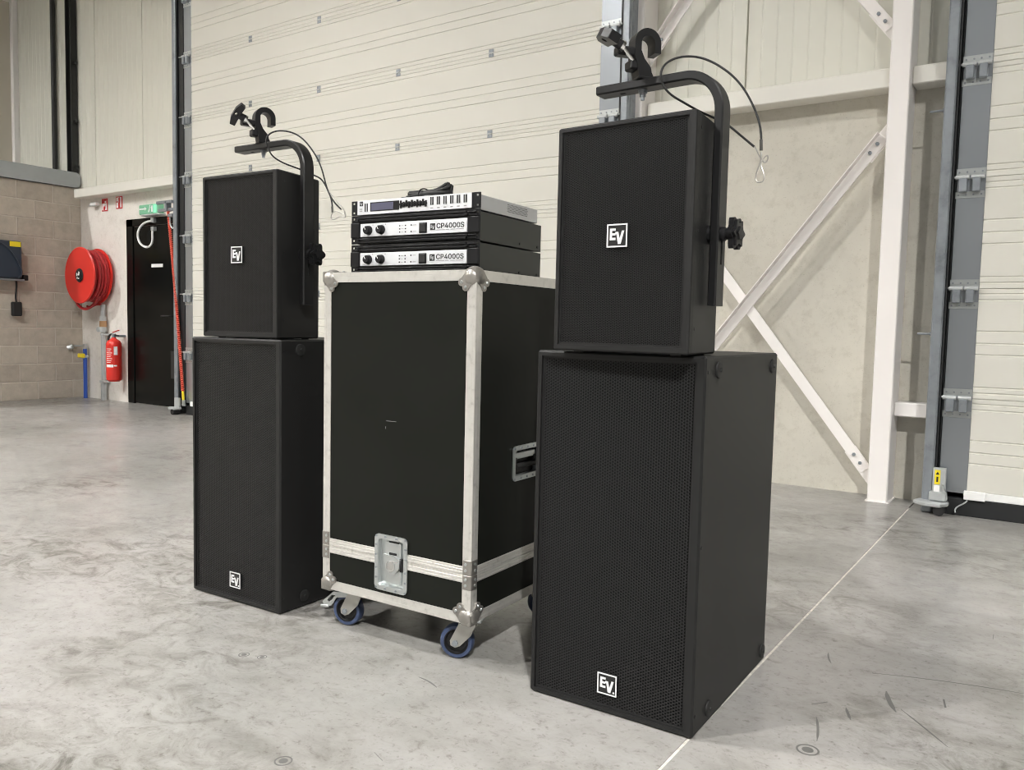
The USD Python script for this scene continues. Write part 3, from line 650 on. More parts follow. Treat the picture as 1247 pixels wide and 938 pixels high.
def safety_cable(side_, label, outer, loop, tail, ferr):
    loc, rz = side_; p0 = outer[len(outer) // 2]
    t = thing('safety_cable', label, 'safety cable', loc, rz, tuple(p0))
    part(t, 'rope', tube(spline(outer, 8), .0026, 8), 'rubber_black', label='black sheathed steel rope')
    part(t, 'rope', tube(spline(tail, 8), .0026, 8), 'rubber_black')
    part(t, 'eye_loop', tube(spline(loop, 10), .0016, 6), 'steel_wire', label='bare wire eye')
    part(t, 'ferrule', cyl(ferr[0], ferr[1], .004, 10), 'chrome')
def zz(pts, z0=.913): return [(x, y, z - z0) for x, y, z in pts]
safety_cable(SPK_R, 'black safety cable looped around the right-hand bracket arm',
    zz([(-.133, .094, 1.545), (-.134, .088, 1.575), (-.125, .105, 1.598), (-.079, .14, 1.611), (-.019, .155, 1.583), (.030, .16, 1.537), (.060, .16, 1.49), (.083, .155, 1.437), (.0905, .15, 1.398)]),
    zz([(.0915, .15, 1.372), (.092, .15, 1.358), (.084, .15, 1.33), (.0865, .15, 1.305), (.097, .15, 1.305), (.099, .15, 1.325), (.094, .15, 1.352), (.106, .152, 1.363), (.103, .153, 1.349), (.092, .154, 1.356), (.080, .155, 1.377), (.070, .156, 1.39)]),
    zz([(-.133, .094, 1.545), (-.125, .10, 1.530), (-.100, .13, 1.508), (-.060, .165, 1.483), (-.012, .178, 1.457), (.025, .17, 1.428), (.052, .16, 1.405), (.073, .155, 1.387)]),
    ((.0905, .15, 1.4 - .913), (.0918, .15, 1.375 - .913)))
safety_cable(SPK_L, 'black safety cable looped around the left-hand bracket arm',
    zz([(-.142, .094, 1.545), (-.146, .088, 1.578), (-.138, .105, 1.598), (-.112, .14, 1.607), (-.056, .155, 1.584), (-.012, .16, 1.543), (.021, .16, 1.501), (.046, .157, 1.455), (.068, .154, 1.404), (.105, .15, 1.357), (.135, .15, 1.333)]),
    zz([(.135, .15, 1.333), (.152, .15, 1.318), (.152, .15, 1.308), (.130, .15, 1.310), (.108, .15, 1.303), (.092, .15, 1.305), (.092, .15, 1.319), (.107, .151, 1.328), (.131, .151, 1.322), (.147, .152, 1.318), (.144, .152, 1.331), (.130, .153, 1.345), (.100, .154, 1.372), (.072, .154, 1.398)]),
    zz([(-.142, .094, 1.545), (-.138, .098, 1.528), (-.115, .12, 1.503), (-.070, .155, 1.482), (-.020, .178, 1.460), (.033, .165, 1.437), (.070, .154, 1.400), (.085, .154, 1.372), (.092, .153, 1.345), (.094, .153, 1.325)]),
    ((.092, .153, 1.345 - .913), (.094, .153, 1.325 - .913)))

# ================================================================== FLIGHT CASE
CW, CD, CZ0, CZ1 = .5705, .56, .128, 1.1166
CASE = ((-1.3362, 1.7785, 0), .0377); CPIV = (-CW / 2, CD / 2, 0)
fc = thing('flight_case', 'black flight case with aluminium edges on blue-wheeled casters between the speaker stacks', 'flight case', *CASE, CPIV)
RW = .030
lx0, lx1, lz0, lz1 = -.3526, -.2270, .168, .338        # latch dish
hy0, hy1, hz0, hz1 = .205, .365, .503, .609            # handle dish
def shell(z0, z1):
    b = bx(-CW + .002, -.002, .002, CD - .002, z0, z1)
    return b - bx(lx0 + .012, lx1 - .012, -.01, .020, lz0 + .012, lz1 - .012) - bx(-.024, .01, hy0 + .012, hy1 - .012, hz0 + .012, hz1 - .012)
SEAM = .2685
part(fc, 'hood', shell(SEAM + .0008, CZ1 - .002), 'laminate_black', smooth=False, label='black laminated upper hood')
part(fc, 'base_tray', shell(CZ0 + .002, SEAM - .0008), 'laminate_black', smooth=False, label='black laminated bottom tray')
def angle_rail(L, w=RW, th=.002):
    """L profile, corner at the origin, legs along +x and +y, extruded along z, slightly rounded with a fine rib."""
    p = unary_union([sbox(0, 0, w, th), sbox(0, 0, th, w)]).union(sbox(0, 0, .006, .006)).buffer(0)
    p = p.difference(sbox(-1, -1, .0012, .0012)).union(sbox(.0095, -.0004, .0115, th)).union(sbox(-.0004, .0095, th, .0115))
    return ext(p, 0, L)
def rail_between(name, p, axis, L, sx, sy):
    m = tm(angle_rail(L)).copy(); v = m.vertices.copy()
    o = [0, 1, 2]; o.remove(axis)
    w = np.zeros_like(v); w[:, axis] = v[:, 2]; w[:, o[0]] = v[:, 0] * sx; w[:, o[1]] = v[:, 1] * sy
    m.vertices = w + np.array(p); m.fix_normals(); part(fc, name, m, 'aluminium', smooth=False)
for x, sx in ((-CW, 1), (0, -1)):
    for y, sy in ((0, 1), (CD, -1)): rail_between('edge_profile', (x, y, CZ0 + .02), 2, CZ1 - CZ0 - .04, sx, sy)
for z, sz in ((CZ0, 1), (CZ1, -1)):
    for y, sy in ((0, 1), (CD, -1)): rail_between('edge_profile', (-CW + .02, y, z), 0, CW - .04, sy, sz)
    for x, sx in ((-CW, 1), (0, -1)): rail_between('edge_profile', (x, .02, z), 1, CD - .04, sx, sz)
def band(L):
    P = [(0, 0)]; zs = [0, .006, .008, .015, .017, .0222, .0238, .029, .031, .038, .040, .046]
    P = [(.0005, 0), (0, .001), (0, .006), (.0012, .007), (0, .008), (0, .015), (.0012, .016), (0, .017), (0, .0215), (.0025, .0222), (.0025, .0238), (0, .0245), (0, .030), (.0012, .031), (0, .032), (0, .038), (.0012, .039), (0, .040), (0, .045), (.0005, .046), (.006, .046), (.006, 0)]
    return ext(Polygon(P), 0, L)
for nm, L, fn in (('seam_profile', lx0 + .004 + CW - RW, lambda v: np.stack([v[:, 2] - CW + RW, v[:, 0] - .0005, v[:, 1] + .2455], 1)),
                  ('seam_profile', -RW - lx1 + .004, lambda v: np.stack([v[:, 2] + lx1 - .004, v[:, 0] - .0005, v[:, 1] + .2455], 1)),
                  ('seam_profile', CD - 2 * RW, lambda v: np.stack([.0005 - v[:, 0], v[:, 2] + RW, v[:, 1] + .2455], 1)),
                  ('seam_profile', CD - 2 * RW, lambda v: np.stack([-CW - .0005 + v[:, 0], v[:, 2] + RW, v[:, 1] + .2455], 1)),
                  ('seam_profile', CW - 2 * RW, lambda v: np.stack([v[:, 2] - CW + RW, CD + .0005 - v[:, 0], v[:, 1] + .2455], 1))):
    m = tm(band(L)).copy(); m.vertices = fn(m.vertices.copy())
    m.fix_normals(); part(fc, nm, m, 'aluminium', smooth=False)
# splice plates at the seam on each corner
for x, sx in ((-CW, 1), (0, -1)):
    for y, sy in ((0, 1), (CD, -1)):
        for a, b in ((.227, .2675), (.2695, .311)):
            pl = cat(bx(x, x + sx * .028, y - sy * .0018, y + sy * .002, a, b, .0006), bx(x - sx * .0018, x + sx * .002, y, y + sy * .028, a, b, .0006))
            p = part(fc, 'splice_plate', pl, 'ball_steel', smooth=False)
            rv = [cyl((x + sx * .018, y - sy * .0015, z), (x + sx * .018, y - sy * .0038, z), .0042, 10) for z in (a + .012, b - .012)] + [cyl((x - sx * .0015, y + sy * .018, z), (x - sx * .0038, y + sy * .018, z), .0042, 10) for z in (a + .012, b - .012)]
            part(p, 'rivet', cat(*rv), 'zinc')
# ball corners
def petal():
    return unary_union([Point(.012, .012).buffer(.020, quad_segs=6), Point(.048, .034).buffer(.011, quad_segs=6), Point(.034, .048).buffer(.011, quad_segs=6), Polygon([(.0, .028), (.028, .0), (.052, .026), (.026, .052)])]).intersection(sbox(-.002, -.002, .07, .07)).buffer(.002).buffer(-.002)
for x, sx in ((-CW, 1), (0, -1)):
    for y, sy in ((0, 1), (CD, -1)):
        for z, sz in ((CZ0, 1), (CZ1, -1)):
            c = np.array([x, y, z]); S3 = np.array([sx, sy, sz])
            ball = trimesh.creation.icosphere(3, .0305); ball.apply_translation(c + S3 * .0195)
            ms = [ball]; rv = []
            for ax in range(3):
                o = [0, 1, 2]; o.remove(ax); e = tm(ext(petal(), -.0035, .001)).copy(); v = e.vertices.copy(); w = np.zeros_like(v)
                w[:, ax] = v[:, 2]; w[:, o[0]] = v[:, 0]; w[:, o[1]] = v[:, 1]; e.vertices = c + w * S3; e.fix_normals(); ms.append(e)
                for q in ((.048, .034), (.034, .048)):
                    a = np.zeros(3); a[o[0]], a[o[1]] = q; b = a.copy(); a[ax] = -.003; b[ax] = -.0062; rv.append(cyl(c + a * S3, c + b * S3, .0052, 10, .0035))
            p = part(fc, 'ball_corner', cat(*ms), 'ball_steel', smooth=40)
            part(p, 'rivet', cat(*rv), 'zinc')
# butterfly latch
rim = rrect(lx0, lx1, lz0, lz1, .016).difference(rrect(lx0 + .014, lx1 - .014, lz0 + .014, lz1 - .014, .010))
lt = part(fc, 'butterfly_latch', cat(mv(front(ext(rim, 0, .0035)), 0, .001, 0), mv(front(ext(rrect(lx0 + .012, lx1 - .012, lz0 + .012, lz1 - .012, .010).difference(rrect(lx0 + .015, lx1 - .015, lz0 + .015, lz1 - .015, .009)), 0, .014)), 0, .014, 0),
    bx(lx0 + .0125, lx1 - .0125, .012, .014, lz0 + .0125, lz1 - .0125)), 'zinc', smooth=False, label='zinc butterfly twist latch in a recessed dish')
xm = (lx0 + lx1) / 2 + .006
part(lt, 'keeper_plate', cat(bx(xm - .030, xm + .026, .004, .012, .270, .318, .002), bx(xm - .030, xm + .026, .006, .012, .192, .236, .002)), 'zinc', smooth=False)
part(lt, 'keeper_slot', bx(xm - .016, xm + .012, .002, .0045, .279, .286, .0005), 'plastic_black', smooth=False)
part(lt, 'keeper_slot', bx(xm - .018, xm + .020, .003, .0055, .3155, .3195, .0005), 'plastic_black', smooth=False)
part(lt, 'keeper_slot', bx(xm + .024, xm + .034, .004, .0075, .232, .272, .0005), 'plastic_black', smooth=False)
ov = Point(0, 0).buffer(.024, quad_segs=8).union(Polygon([(-.024, .004), (-.030, .030), (.014, .026), (.030, .018), (.027, -.006)])).buffer(.002)
part(lt, 'cam', mv(front(ext(ov, 0, .006)), xm - .004, .004, .248), 'zinc', smooth=30)
part(lt, 'thumb_turn', cat(cyl((xm - .006, -.0035, .246), (xm - .006, -.002, .246), .013, 20), mv(front(ext(Point(0, 0).buffer(.017).difference(Point(0, 0).buffer(.0145)), 0, .0035)), xm - .006, -.001, .246), bx(xm - .008, xm + .020, -.0035, -.001, .258, .263, .0005)), 'chrome')
rv = []
for fx in (.007, .042, .084, .119):
    for z in (lz0 + .0065, lz1 - .0065): rv.append(cyl((lx0 + fx, -.0022, z), (lx0 + fx, -.0045, z), .0034, 8))
for z in (.205, .235, .275, .305):
    for x in (lx0 + .0065, lx1 - .0065): rv.append(cyl((x, -.0022, z), (x, -.0045, z), .0034, 8))
part(lt, 'rivet', cat(*rv), 'galv', kind='stuff')
# recessed spring handle on the right side
hr = rrect(hy0, hy1, hz0, hz1, .014).difference(rrect(hy0 + .014, hy1 - .014, hz0 + .014, hz1 - .014, .009))
hd = part(fc, 'recessed_handle', cat(side(ext(hr, -.001, .0025)), mv(side(ext(rrect(hy0 + .012, hy1 - .012, hz0 + .012, hz1 - .012, .010).difference(rrect(hy0 + .015, hy1 - .015, hz0 + .015, hz1 - .015, .009)), -.018, 0)))), 'zinc', smooth=False, label='zinc recessed spring handle')
part(hd, 'dish', bx(-.019, -.017, hy0 + .0125, hy1 - .0125, hz0 + .0125, hz1 - .0125), 'plastic_black', smooth=False)
part(hd, 'spring_plate', bx(-.017, -.006, hy0 + .020, hy1 - .020, .566, .586, .002), 'zinc', smooth=False)
part(hd, 'grip', cat(cyl((-.006, hy0 + .026, .545), (-.006, hy1 - .026, .545), .0085, 14), bx(-.010, -.003, hy0 + .022, hy0 + .030, .54, .572, .001), bx(-.010, -.003, hy1 - .030, hy1 - .022, .54, .572, .001)), 'rubber_black')
part(hd, 'rivet', cat(*[cyl((.002, y, z), (.0045, y, z), .0036, 8) for y in (hy0 + .008, hy0 + .045, hy0 + .08, hy0 + .115, hy1 - .008) for z in (hz0 + .007, hz1 - .007)]), 'galv', kind='stuff')
part(fc, 'scratch', cat(bx(-.315, -.278, -.0001, .0025, .678, .6792), bx(-.318, -.317, -.0001, .0025, .655, .662)), 'print_grey', smooth=False)
# casters
def caster(x, y, ang, brake):
    """Swivel caster; ang: direction in which the wheel trails, radians in the case's frame."""
    def pl(m): return mv(rotz(m, ang), x, y, 0)
    off = .036
    c = part(fc, 'caster', pl(cat(bx(-.045, .045, -.04, .04, .120, .129, .002), lathe([(0, .121), (.028, .121), (.030, .112), (.024, .107), (0, .107)], (0, 0, 0), (0, 0, 1), 24))), 'zinc', smooth=30, label='swivel caster with blue tyre')
    leg = Polygon([(-.024, .108), (.026, .108), (off + .016, .056), (off + .014, .042), (off, .036), (off - .014, .042), (-.010, .075)])
    lg = []
    for s in (-1, 1): lg.append(mv(front(ext(leg, 0, .003)), 0, s * .0235 + .0015, 0))
    part(c, 'fork', pl(cat(*lg, bx(-.024, .028, -.024, .024, .104, .109, .001))), 'caster_steel', smooth=25)
    part(c, 'tyre', pl(lathe([(.037, -.016), (.046, -.016), (.0495, -.011), (.050, 0), (.0495, .011), (.046, .016), (.037, .016)], (off, 0, .050), (0, 1, 0), 40)), 'tyre_blue')
    part(c, 'hub', pl(cat(lathe([(0, -.013), (.014, -.017), (.016, -.010), (.030, -.008), (.034, -.0145), (.0375, -.0145), (.0375, .0145), (.034, .0145), (.030, .008), (.016, .010), (.014, .017), (0, .013)], (off, 0, .050), (0, 1, 0), 32))), 'plastic_black')
    part(c, 'axle', pl(cat(cyl((off, -.031, .05), (off, .031, .05), .0055, 10), cyl((off, -.030, .05), (off, -.0255, .05), .0095, 6), cyl((off, .0255, .05), (off, .030, .05), .0095, 6))), 'galv')
    if brake:
        lv = mv(front(ext(Polygon([(.030, .110), (.082, .106), (.122, .070), (.112, .054), (.088, .060), (.070, .088), (.034, .094)]).difference(Polygon([(.074, .096), (.088, .094), (.104, .076), (.096, .072), (.084, .082)])), 0, .040)), 0, .020, 0)
        part(c, 'brake_lever', pl(cat(lv, bx(.098, .128, -.022, .022, .052, .060, .001))), 'zinc', smooth=25)
caster(-.050, .070, PI + .35, False)
caster(-CW + .085, .075, PI + .22, True)
caster(-.075, CD - .09, .9, False)
caster(-CW + .085, CD - .085, 2.4, True)

# ================================================================== AMPLIFIERS
AW = .4826; AY0 = 1.8834
AMP_XY = (-1.4063, 1.8834); AMP_RZ = .0634
def face(parent, name, m2d, x, z, m, dz=.0006, y=0.0, **k):
    return part(parent, name, mv(front(ext(m2d, 0, dz)), x, y, z), m, smooth=False, **k)
APIV = (-AW / 2, .2, 0)
def build_amp(z, label):
    t = thing('power_amplifier', label, 'amplifier', (AMP_XY[0], AMP_XY[1], z), AMP_RZ, APIV, 'matching power amplifiers in the rack stack')
    H = .0888
    pan = bx(-AW, 0, 0, .004, .001, H, .0008)
    for x in (-AW + .0095, -.0095):
        for zz_ in (.012, H - .010): pan -= tm_m(bx(x - .0045, x + .0045, -.01, .02, zz_ - .003, zz_ + .003, .001))
    part(t, 'front_panel', pan, 'amp_black', smooth=False)
    part(t, 'chassis', bx(-AW + .0215, -.0215, .004, .400, .001, .0860, .001), 'amp_case', smooth=False)
    # grille bars above and below the light panel
    bars = []
    for z0 in (.0035, .0115, .0690, .0775):
        bars += [bx(-.452, -.045, -.006, 0, z0, z0 + .0055, .001)]
    bars += [bx(x0, x0 + .030, -.005, 0, z0, z0 + .004, .001) for x0 in (-AW + .020, -.040) for z0 in (.004, .012, .069, .077)]
    part(t, 'vent_bar', cat(*bars), 'amp_black', smooth=False)
    part(t, 'side_block', bx(-AW + .001, -AW + .036, -.006, 0, .020, .066, .002), 'amp_black', smooth=False)
    part(t, 'side_block', bx(-.040, -.001, -.006, 0, .020, .066, .002), 'amp_black', smooth=False)
    part(t, 'knurl_screw', cat(*[cyl((x, -.012, zz_), (x, 0, zz_), .0035, 8) for x in (-.448, -.040) for zz_ in (.013, .073)]), 'plastic_black')
    fp = part(t, 'control_panel', bx(-.4420, -.0418, -.005, 0, .0222, .0625, .0008), 'amp_panel', smooth=False, label='light grey control panel with black print')
    for x in (-.4073, -.3571):
        k = part(t, 'gain_knob', lathe([(0, .016), (.0105, .016), (.0125, .013), (.0145, 0), (0, 0)], (x, -.005, .0415), (0, -1, 0), 28), 'plastic_black')
        part(k, 'pointer', mv(rot(bx(-.0009, .0009, -.0218, -.0206, .001, .011), -.5, [0, 1, 0]), x, 0, .0415), 'logo_white', smooth=False)
    leds = [sbox(x - .0022, zz_ - .0018, x + .0022, zz_ + .0018) for x in (-.2861, -.2641) for zz_ in (.0505, .0410, .0315)] + [sbox(-.2442, zz_ - .0022, -.2402, zz_ + .0022) for zz_ in (.0508, .0315)]
    dots = [sbox(-.280, zz_ - .0006, -.272, zz_ + .0006) for zz_ in (.0505, .0410, .0315)] + [sbox(-.236, zz_ - .0008, -.224, zz_ + .0008) for zz_ in (.0508, .0315)] + [Point(x, .0575).buffer(.0016) for x in (-.391, -.341)]
    face(fp, 'indicator', unary_union(leds), 0, 0, 'print_black', y=-.005)
    face(fp, 'tick_print', unary_union(dots), 0, 0, 'print_grey', y=-.005)
    sw = part(t, 'power_switch', bx(-.2125, -.1840, -.0075, -.004, .0255, .0560, .001), 'plastic_black', smooth=False)
    part(sw, 'rocker', rot(bx(-.2095, -.1870, -.0105, -.006, .029, .0535, .001), .08, [1, 0, 0], [-.2, -.008, .04]), 'print_black', smooth=False)
    lg = sbox(0, 0, .0185, .0195).difference(__import__('shapely').affinity.scale(unary_union([EV_E, EV_V]), .0185, .0195, origin=(0, 0)))
    face(fp, 'logo', lg, -.1725, .0325, 'print_black', y=-.005)
    part(fp, 'model_name', mv(front(mesh_text('CP4000S', .0142, .0006, .098)), -.1490, -.005, .0372), 'print_black', smooth=False)
    face(fp, 'subtitle', unary_union([sbox(a, 0, a + w, .0016) for a, w in ((0, .030), (.033, .012), (.051, .016), (.070, .026))]), -.1490, .0318, 'print_grey', y=-.005)
    part(t, 'side_screw', cat(*[cyl((-.0225, y, .014), (-.0195, y, .014), .0042, 10) for y in (.262, .376)]), 'plastic_black')
    for x in (-.43, -.06):
        for y in (.05, .36): part(t, 'foot', cyl((x, y, -.0036), (x, y, .002), .010, 12), 'rubber_black')
    return t
def tm_m(m): return m
def mesh_text(s, h, d, w):
    m = meshkit.text_mesh(s, h, d, bold=True); b = m.bounds; m.apply_translation([-b[0][0], 0, 0]); m.apply_scale([w / (b[1][0] - b[0][0]), 1, 1]); return m
AZ = .0
A0 = 1.1202
amp0 = build_amp(A0, 'lower of the two black power amplifiers, resting on the flight case')
copy_of(amp0, 'power_amplifier', 'upper of the two black power amplifiers, under the silver processor', 'amplifier', (AMP_XY[0], AMP_XY[1], A0 + .0900), AMP_RZ, APIV, 'matching power amplifiers in the rack stack')
PZ = A0 + .180
pr = thing('signal_processor', 'thin silver rack processor with display and fader bars on top of the amplifiers', 'audio processor', (AMP_XY[0], AMP_XY[1], PZ), AMP_RZ, APIV)
H = .0445
pan = bx(-AW, 0, 0, .004, 0, H, .0006)
for x in (-AW + .0095, -.0105):
    for z in (.008, H - .008): pan -= bx(x - .0045, x + .0045, -.01, .02, z - .003, z + .003, .001)
part(pr, 'front_panel', pan, 'amp_black', smooth=False)
part(pr, 'chassis', bx(-AW + .0215, -.0215, .004, .372, .0, .0435, .001), 'proc_case', smooth=False, label='silver sheet metal case')
fp = part(pr, 'control_panel', bx(-.4565, -.0285, -.003, 0, .0005, H - .0005, .0006), 'amp_panel', smooth=False, label='light grey control panel')
lg = sbox(0, 0, .013, .014).difference(__import__('shapely').affinity.scale(unary_union([EV_E, EV_V]), .013, .014, origin=(0, 0)))
face(fp, 'logo', lg, -.4465, .0275, 'print_black', y=-.003)
face(fp, 'tick_print', unary_union([sbox(-.4465 + a, b, -.4465 + a + .004, b + .004) for a in (0, .006) for b in (.010, .016)]), 0, 0, 'print_grey', y=-.003)
face(fp, 'level_bar', unary_union([sbox(a, .0095, a + .0028, .0345) for a in (-.4265, -.4215, -.4165)]), 0, 0, 'print_black', y=-.003)
dp = part(pr, 'display', bx(-.4045, -.2910, -.0045, 0, .0092, .0370, .001), 'plastic_black', smooth=False, label='black display window')
part(dp, 'screen', bx(-.4000, -.3125, -.0050, -.004, .0118, .0335, .0003), 'lcd', smooth=False, label='violet grey lit panel')
bt = []
random.seed(5)
for k in range(10):
    x = -.2835 + k * .0104
    bt += [cyl((x, -.009, .0235), (x, -.003, .0235), .0042, 10), bx(x - .003, x + .003, -.006, -.003, .0125 + (k % 3) * .002, .0355 - (k % 2) * .004, .0005)]
part(pr, 'button', cat(bx(-.2855, -.1885, -.0042, -.003, .0175, .0295, .0003), *bt), 'plastic_black')
pb = []
for k in range(6):
    x = -.1742 + k * .0237
    pb.append(part(pr, 'meter_bar', cat(bx(x, x + .0042, -.0042, -.003, .0165, .0395), bx(x + .0072, x + .0114, -.0042, -.003, .0165, .0395)), 'print_black', smooth=False))
face(fp, 'channel_print', unary_union([sbox(-.1742 + k * .0237 + .001, .006, -.1742 + k * .0237 + .010, .009) for k in range(6)]), 0, 0, 'print_grey', y=-.003)
ho = unary_union([Point(.185 + .0062 * i + (.0031 if j % 2 else 0), .014 + .0052 * j).buffer(.0016, quad_segs=2) for i in range(20) for j in range(5)])
part(pr, 'vent_holes', mv(side(ext(ho, 0, .0004)), -.0215, 0, 0), 'print_black', smooth=False, kind='stuff')
# coiled power lead on the processor
pts = []
for i in range(240):
    k = i / 239; a = k * 8.98 * 2 * PI; lap = int(a / (2 * PI))
    ex = .080 - .012 * ((lap * 5) % 4) / 3
    x = -.274 + ex * math.cos(a) + .004 * math.sin(2.3 * a)
    y = .125 + (.012 + .016 * ((lap * 3) % 5) / 4) * math.sin(a) + .003 * math.cos(3 * a)
    lift = max(0, math.cos(a)) ** 3 * (.030 * ((lap * 2) % 5) / 4)
    z = H + .0052 + .0038 * ((lap * 4) % 9) + .002 * math.sin(1.6 * a + 1) + .8 * lift
    pts.append((x, y, max(z, H + .0052)))
pc = thing('power_cable', 'bundled black power cable lying on the silver processor', 'cable', (AMP_XY[0], AMP_XY[1], PZ), AMP_RZ, (-.272, .125, H))
part(pc, 'lead', tube(spline(pts, 2), .0046, 8), 'rubber_black')
part(pc, 'plug', cat(bx(-.372, -.330, .098, .122, H + .0005, H + .022, .005), cyl((-.332, .11, H + .011), (-.30, .112, H + .011), .006, 10)), 'rubber_black', smooth=30)
part(pc, 'cable_tie', tube([( -.290, .125 + .036 * math.cos(a), H + .0235 + .0225 * math.sin(a)) for a in np.linspace(0, 2 * PI, 24)[:-1]], .002, 6, closed=True), 'plastic_black')

# ================================================================== WALL EQUIPMENT
# hose reel
rl = thing('fire_hose_reel', 'red fire hose reel on the white wall left of the black door', 'hose reel', pivot=(-9.46, 5.20, 1.45))
RX, RZc = -9.46, 1.45
part(rl, 'front_disc', lathe([(0, 0), (.065, 0), (.07, .004), (.29, .0), (.315, -.006), (.325, .002), (.322, .014), (0, .016)], (RX, 4.985, RZc), (0, 1, 0), 48), 'red_gloss')
part(rl, 'rear_disc', lathe([(0, 0), (.31, 0), (.322, .004), (.322, .012), (0, .012)], (RX, 5.185, RZc), (0, 1, 0), 48), 'red_gloss')
hbp = part(rl, 'hub_cap', lathe([(0, -.006), (.05, -.004), (.075, .002), (.08, .010), (0, .010)], (RX, 4.972, RZc), (0, 1, 0), 28), 'plastic_black')
part(hbp, 'hub_emblem', mv(front(ext(unary_union([Polygon([(-.01, .0), (.015, .045), (.035, .03), (.022, -.005)]), sbox(-.035, -.04, -.008, -.022), sbox(-.035, -.01, -.018, .025), sbox(.0, -.045, .02, -.03)]), 0, .002)), RX, 4.967, RZc), 'label_white', smooth=False)
coils = []
for k, y in enumerate((5.025, 5.063, 5.10, 5.138, 5.172)):
    r = (.272, .285, .278, .287, .28)[k]
    coils.append(part(rl, 'hose', tube([(RX + r * math.cos(a), y + .004 * math.sin(3 * a + k), RZc + r * math.sin(a)) for a in np.linspace(0, 2 * PI, 44)[:-1]], .0185, 8, closed=True), 'red_hose'))
part(rl, 'hose', tube(spline([(RX - .22, 5.04, RZc - .20), (RX - .13, 5.03, RZc - .335), (RX - .02, 5.05, RZc - .385), (RX + .10, 5.09, RZc - .33), (RX + .17, 5.12, RZc - .23)], 6), .017, 8), 'red_hose')
part(rl, 'drum', cyl((RX, 4.99, RZc), (RX, 5.19, RZc), .20, 28), 'red_hose')
part(rl, 'wall_bracket', bx(RX - .06, RX + .06, 5.197, YB, RZc - .20, RZc + .10, .004), 'red_gloss', smooth=False)
px = -9.345
part(rl, 'supply_pipe', cat(cyl((px, 5.19, .0), (px, 5.19, .80), .026, 14), cyl((px, 5.19, 0), (px, 5.19, .20), .033, 14)), 'galv_light', label='grey vertical supply pipe')
part(rl, 'pipe_clip', cat(bx(px - .045, px + .045, 5.16, YB, .205, .235, .004), bx(px - .04, px + .04, 5.17, YB, .76, .785, .004)), 'galv_light', smooth=False)
part(rl, 'valve', cat(cyl((px, 5.19, .80), (px, 5.19, .86), .042, 8), cyl((px - .03, 5.14, .83), (px - .03, 5.19, .83), .03, 10)), 'galv_light')
part(rl, 'riser', cat(cyl((px, 5.19, .98), (px, 5.19, 1.12), .026, 12), cyl((px, 5.19, .93), (px, 5.19, .98), .038, 8)), 'galv_light')
part(rl, 'brass_coupling', cat(cyl((px, 5.19, .86), (px, 5.19, .93), .040, 10)), 'brass')
part(rl, 'nozzle_arm', tube(spline([(px, 5.19, 1.11), (px - .05, 5.15, 1.12), (px - .16, 5.12, 1.09), (px - .20, 5.11, 1.10)], 5), .012, 8), 'red_hose')
# extinguisher
EX, EY, EZ = -8.99, 5.115, .245
ex_ = thing('fire_extinguisher', 'red fire extinguisher with white label strips hanging beside the black door', 'fire extinguisher', pivot=(EX, EY, EZ))
part(ex_, 'cylinder', lathe([(0, 0), (.060, 0), (.066, .010), (.080, .018), (.083, .04), (.083, .40), (.080, .435), (.066, .462), (.040, .480), (.026, .490), (.022, .502), (0, .502)], (EX, EY, EZ), (0, 0, 1), 36), 'red_gloss')
def on_cyl(a0, a1, z0, z1, r):
    aa = np.linspace(a0, a1, 8); V = [[EX + q * math.cos(a), EY + q * math.sin(a), z] for a in aa for q, z in ((r, z0), (r, z1), (r - .004, z0), (r - .004, z1))]
    F = []
    for i in range(7):
        k = 4 * i; F += [[k, k + 4, k + 5], [k, k + 5, k + 1], [k + 2, k + 3, k + 7], [k + 2, k + 7, k + 6], [k + 1, k + 5, k + 7], [k + 1, k + 7, k + 3], [k, k + 2, k + 6], [k, k + 6, k + 4]]
    m = trimesh.Trimesh(np.array(V), np.array(F), process=False); m.fix_normals(); return m
vd = math.atan2(-EY, -EX) # towards the camera
part(ex_, 'label', cat(on_cyl(vd + .05, vd + .75, EZ + .175, EZ + .205, .0838) if False else on_cyl(vd - 1.15, vd - .1, EZ + .165, EZ + .196, .0838), on_cyl(vd - .05, vd + .35, EZ + .175, EZ + .19, .0838)), 'label_white', smooth=False, label='white band label')
part(ex_, 'inspection_tag', on_cyl(vd - .02, vd + .45, EZ + .305, EZ + .40, .0838), 'label_white', smooth=False)
part(ex_, 'print_line', cat(*[on_cyl(vd - 1.1, vd - .45 + .1 * ((k * 7) % 3), EZ + .215 + .022 * k, EZ + .2205 + .022 * k, .0836) for k in range(8)]), 'label_white', smooth=False)
part(ex_, 'valve_head', cat(cyl((EX, EY, EZ + .50), (EX, EY, EZ + .545), .020, 12), bx(EX - .03, EX + .03, EY - .012, EY + .012, EZ + .525, EZ + .545, .003)), 'galv')
part(ex_, 'lever', cat(rot(bx(EX - .02, EX + .11, EY - .010, EY + .010, EZ + .556, EZ + .566, .003), -.22, [0, 1, 0], [EX, EY, EZ + .55])), 'red_gloss', smooth=False)
part(ex_, 'carry_handle', cat(rot(bx(EX, EX + .10, EY - .010, EY + .010, EZ + .53, EZ + .54, .003), .12, [0, 1, 0], [EX, EY, EZ + .53])), 'plastic_black', smooth=False)
part(ex_, 'discharge_hose', tube(spline([(EX - .02, EY, EZ + .535), (EX - .07, EY - .005, EZ + .525), (EX - .098, EY - .01, EZ + .46), (EX - .098, EY - .01, EZ + .30), (EX - .096, EY - .01, EZ + .16)], 6), .011, 8), 'rubber_black')
part(ex_, 'wall_hook', bx(EX - .02, EX + .03, EY + .02, YB, EZ + .505, EZ + .53, .004), 'galv', smooth=False)
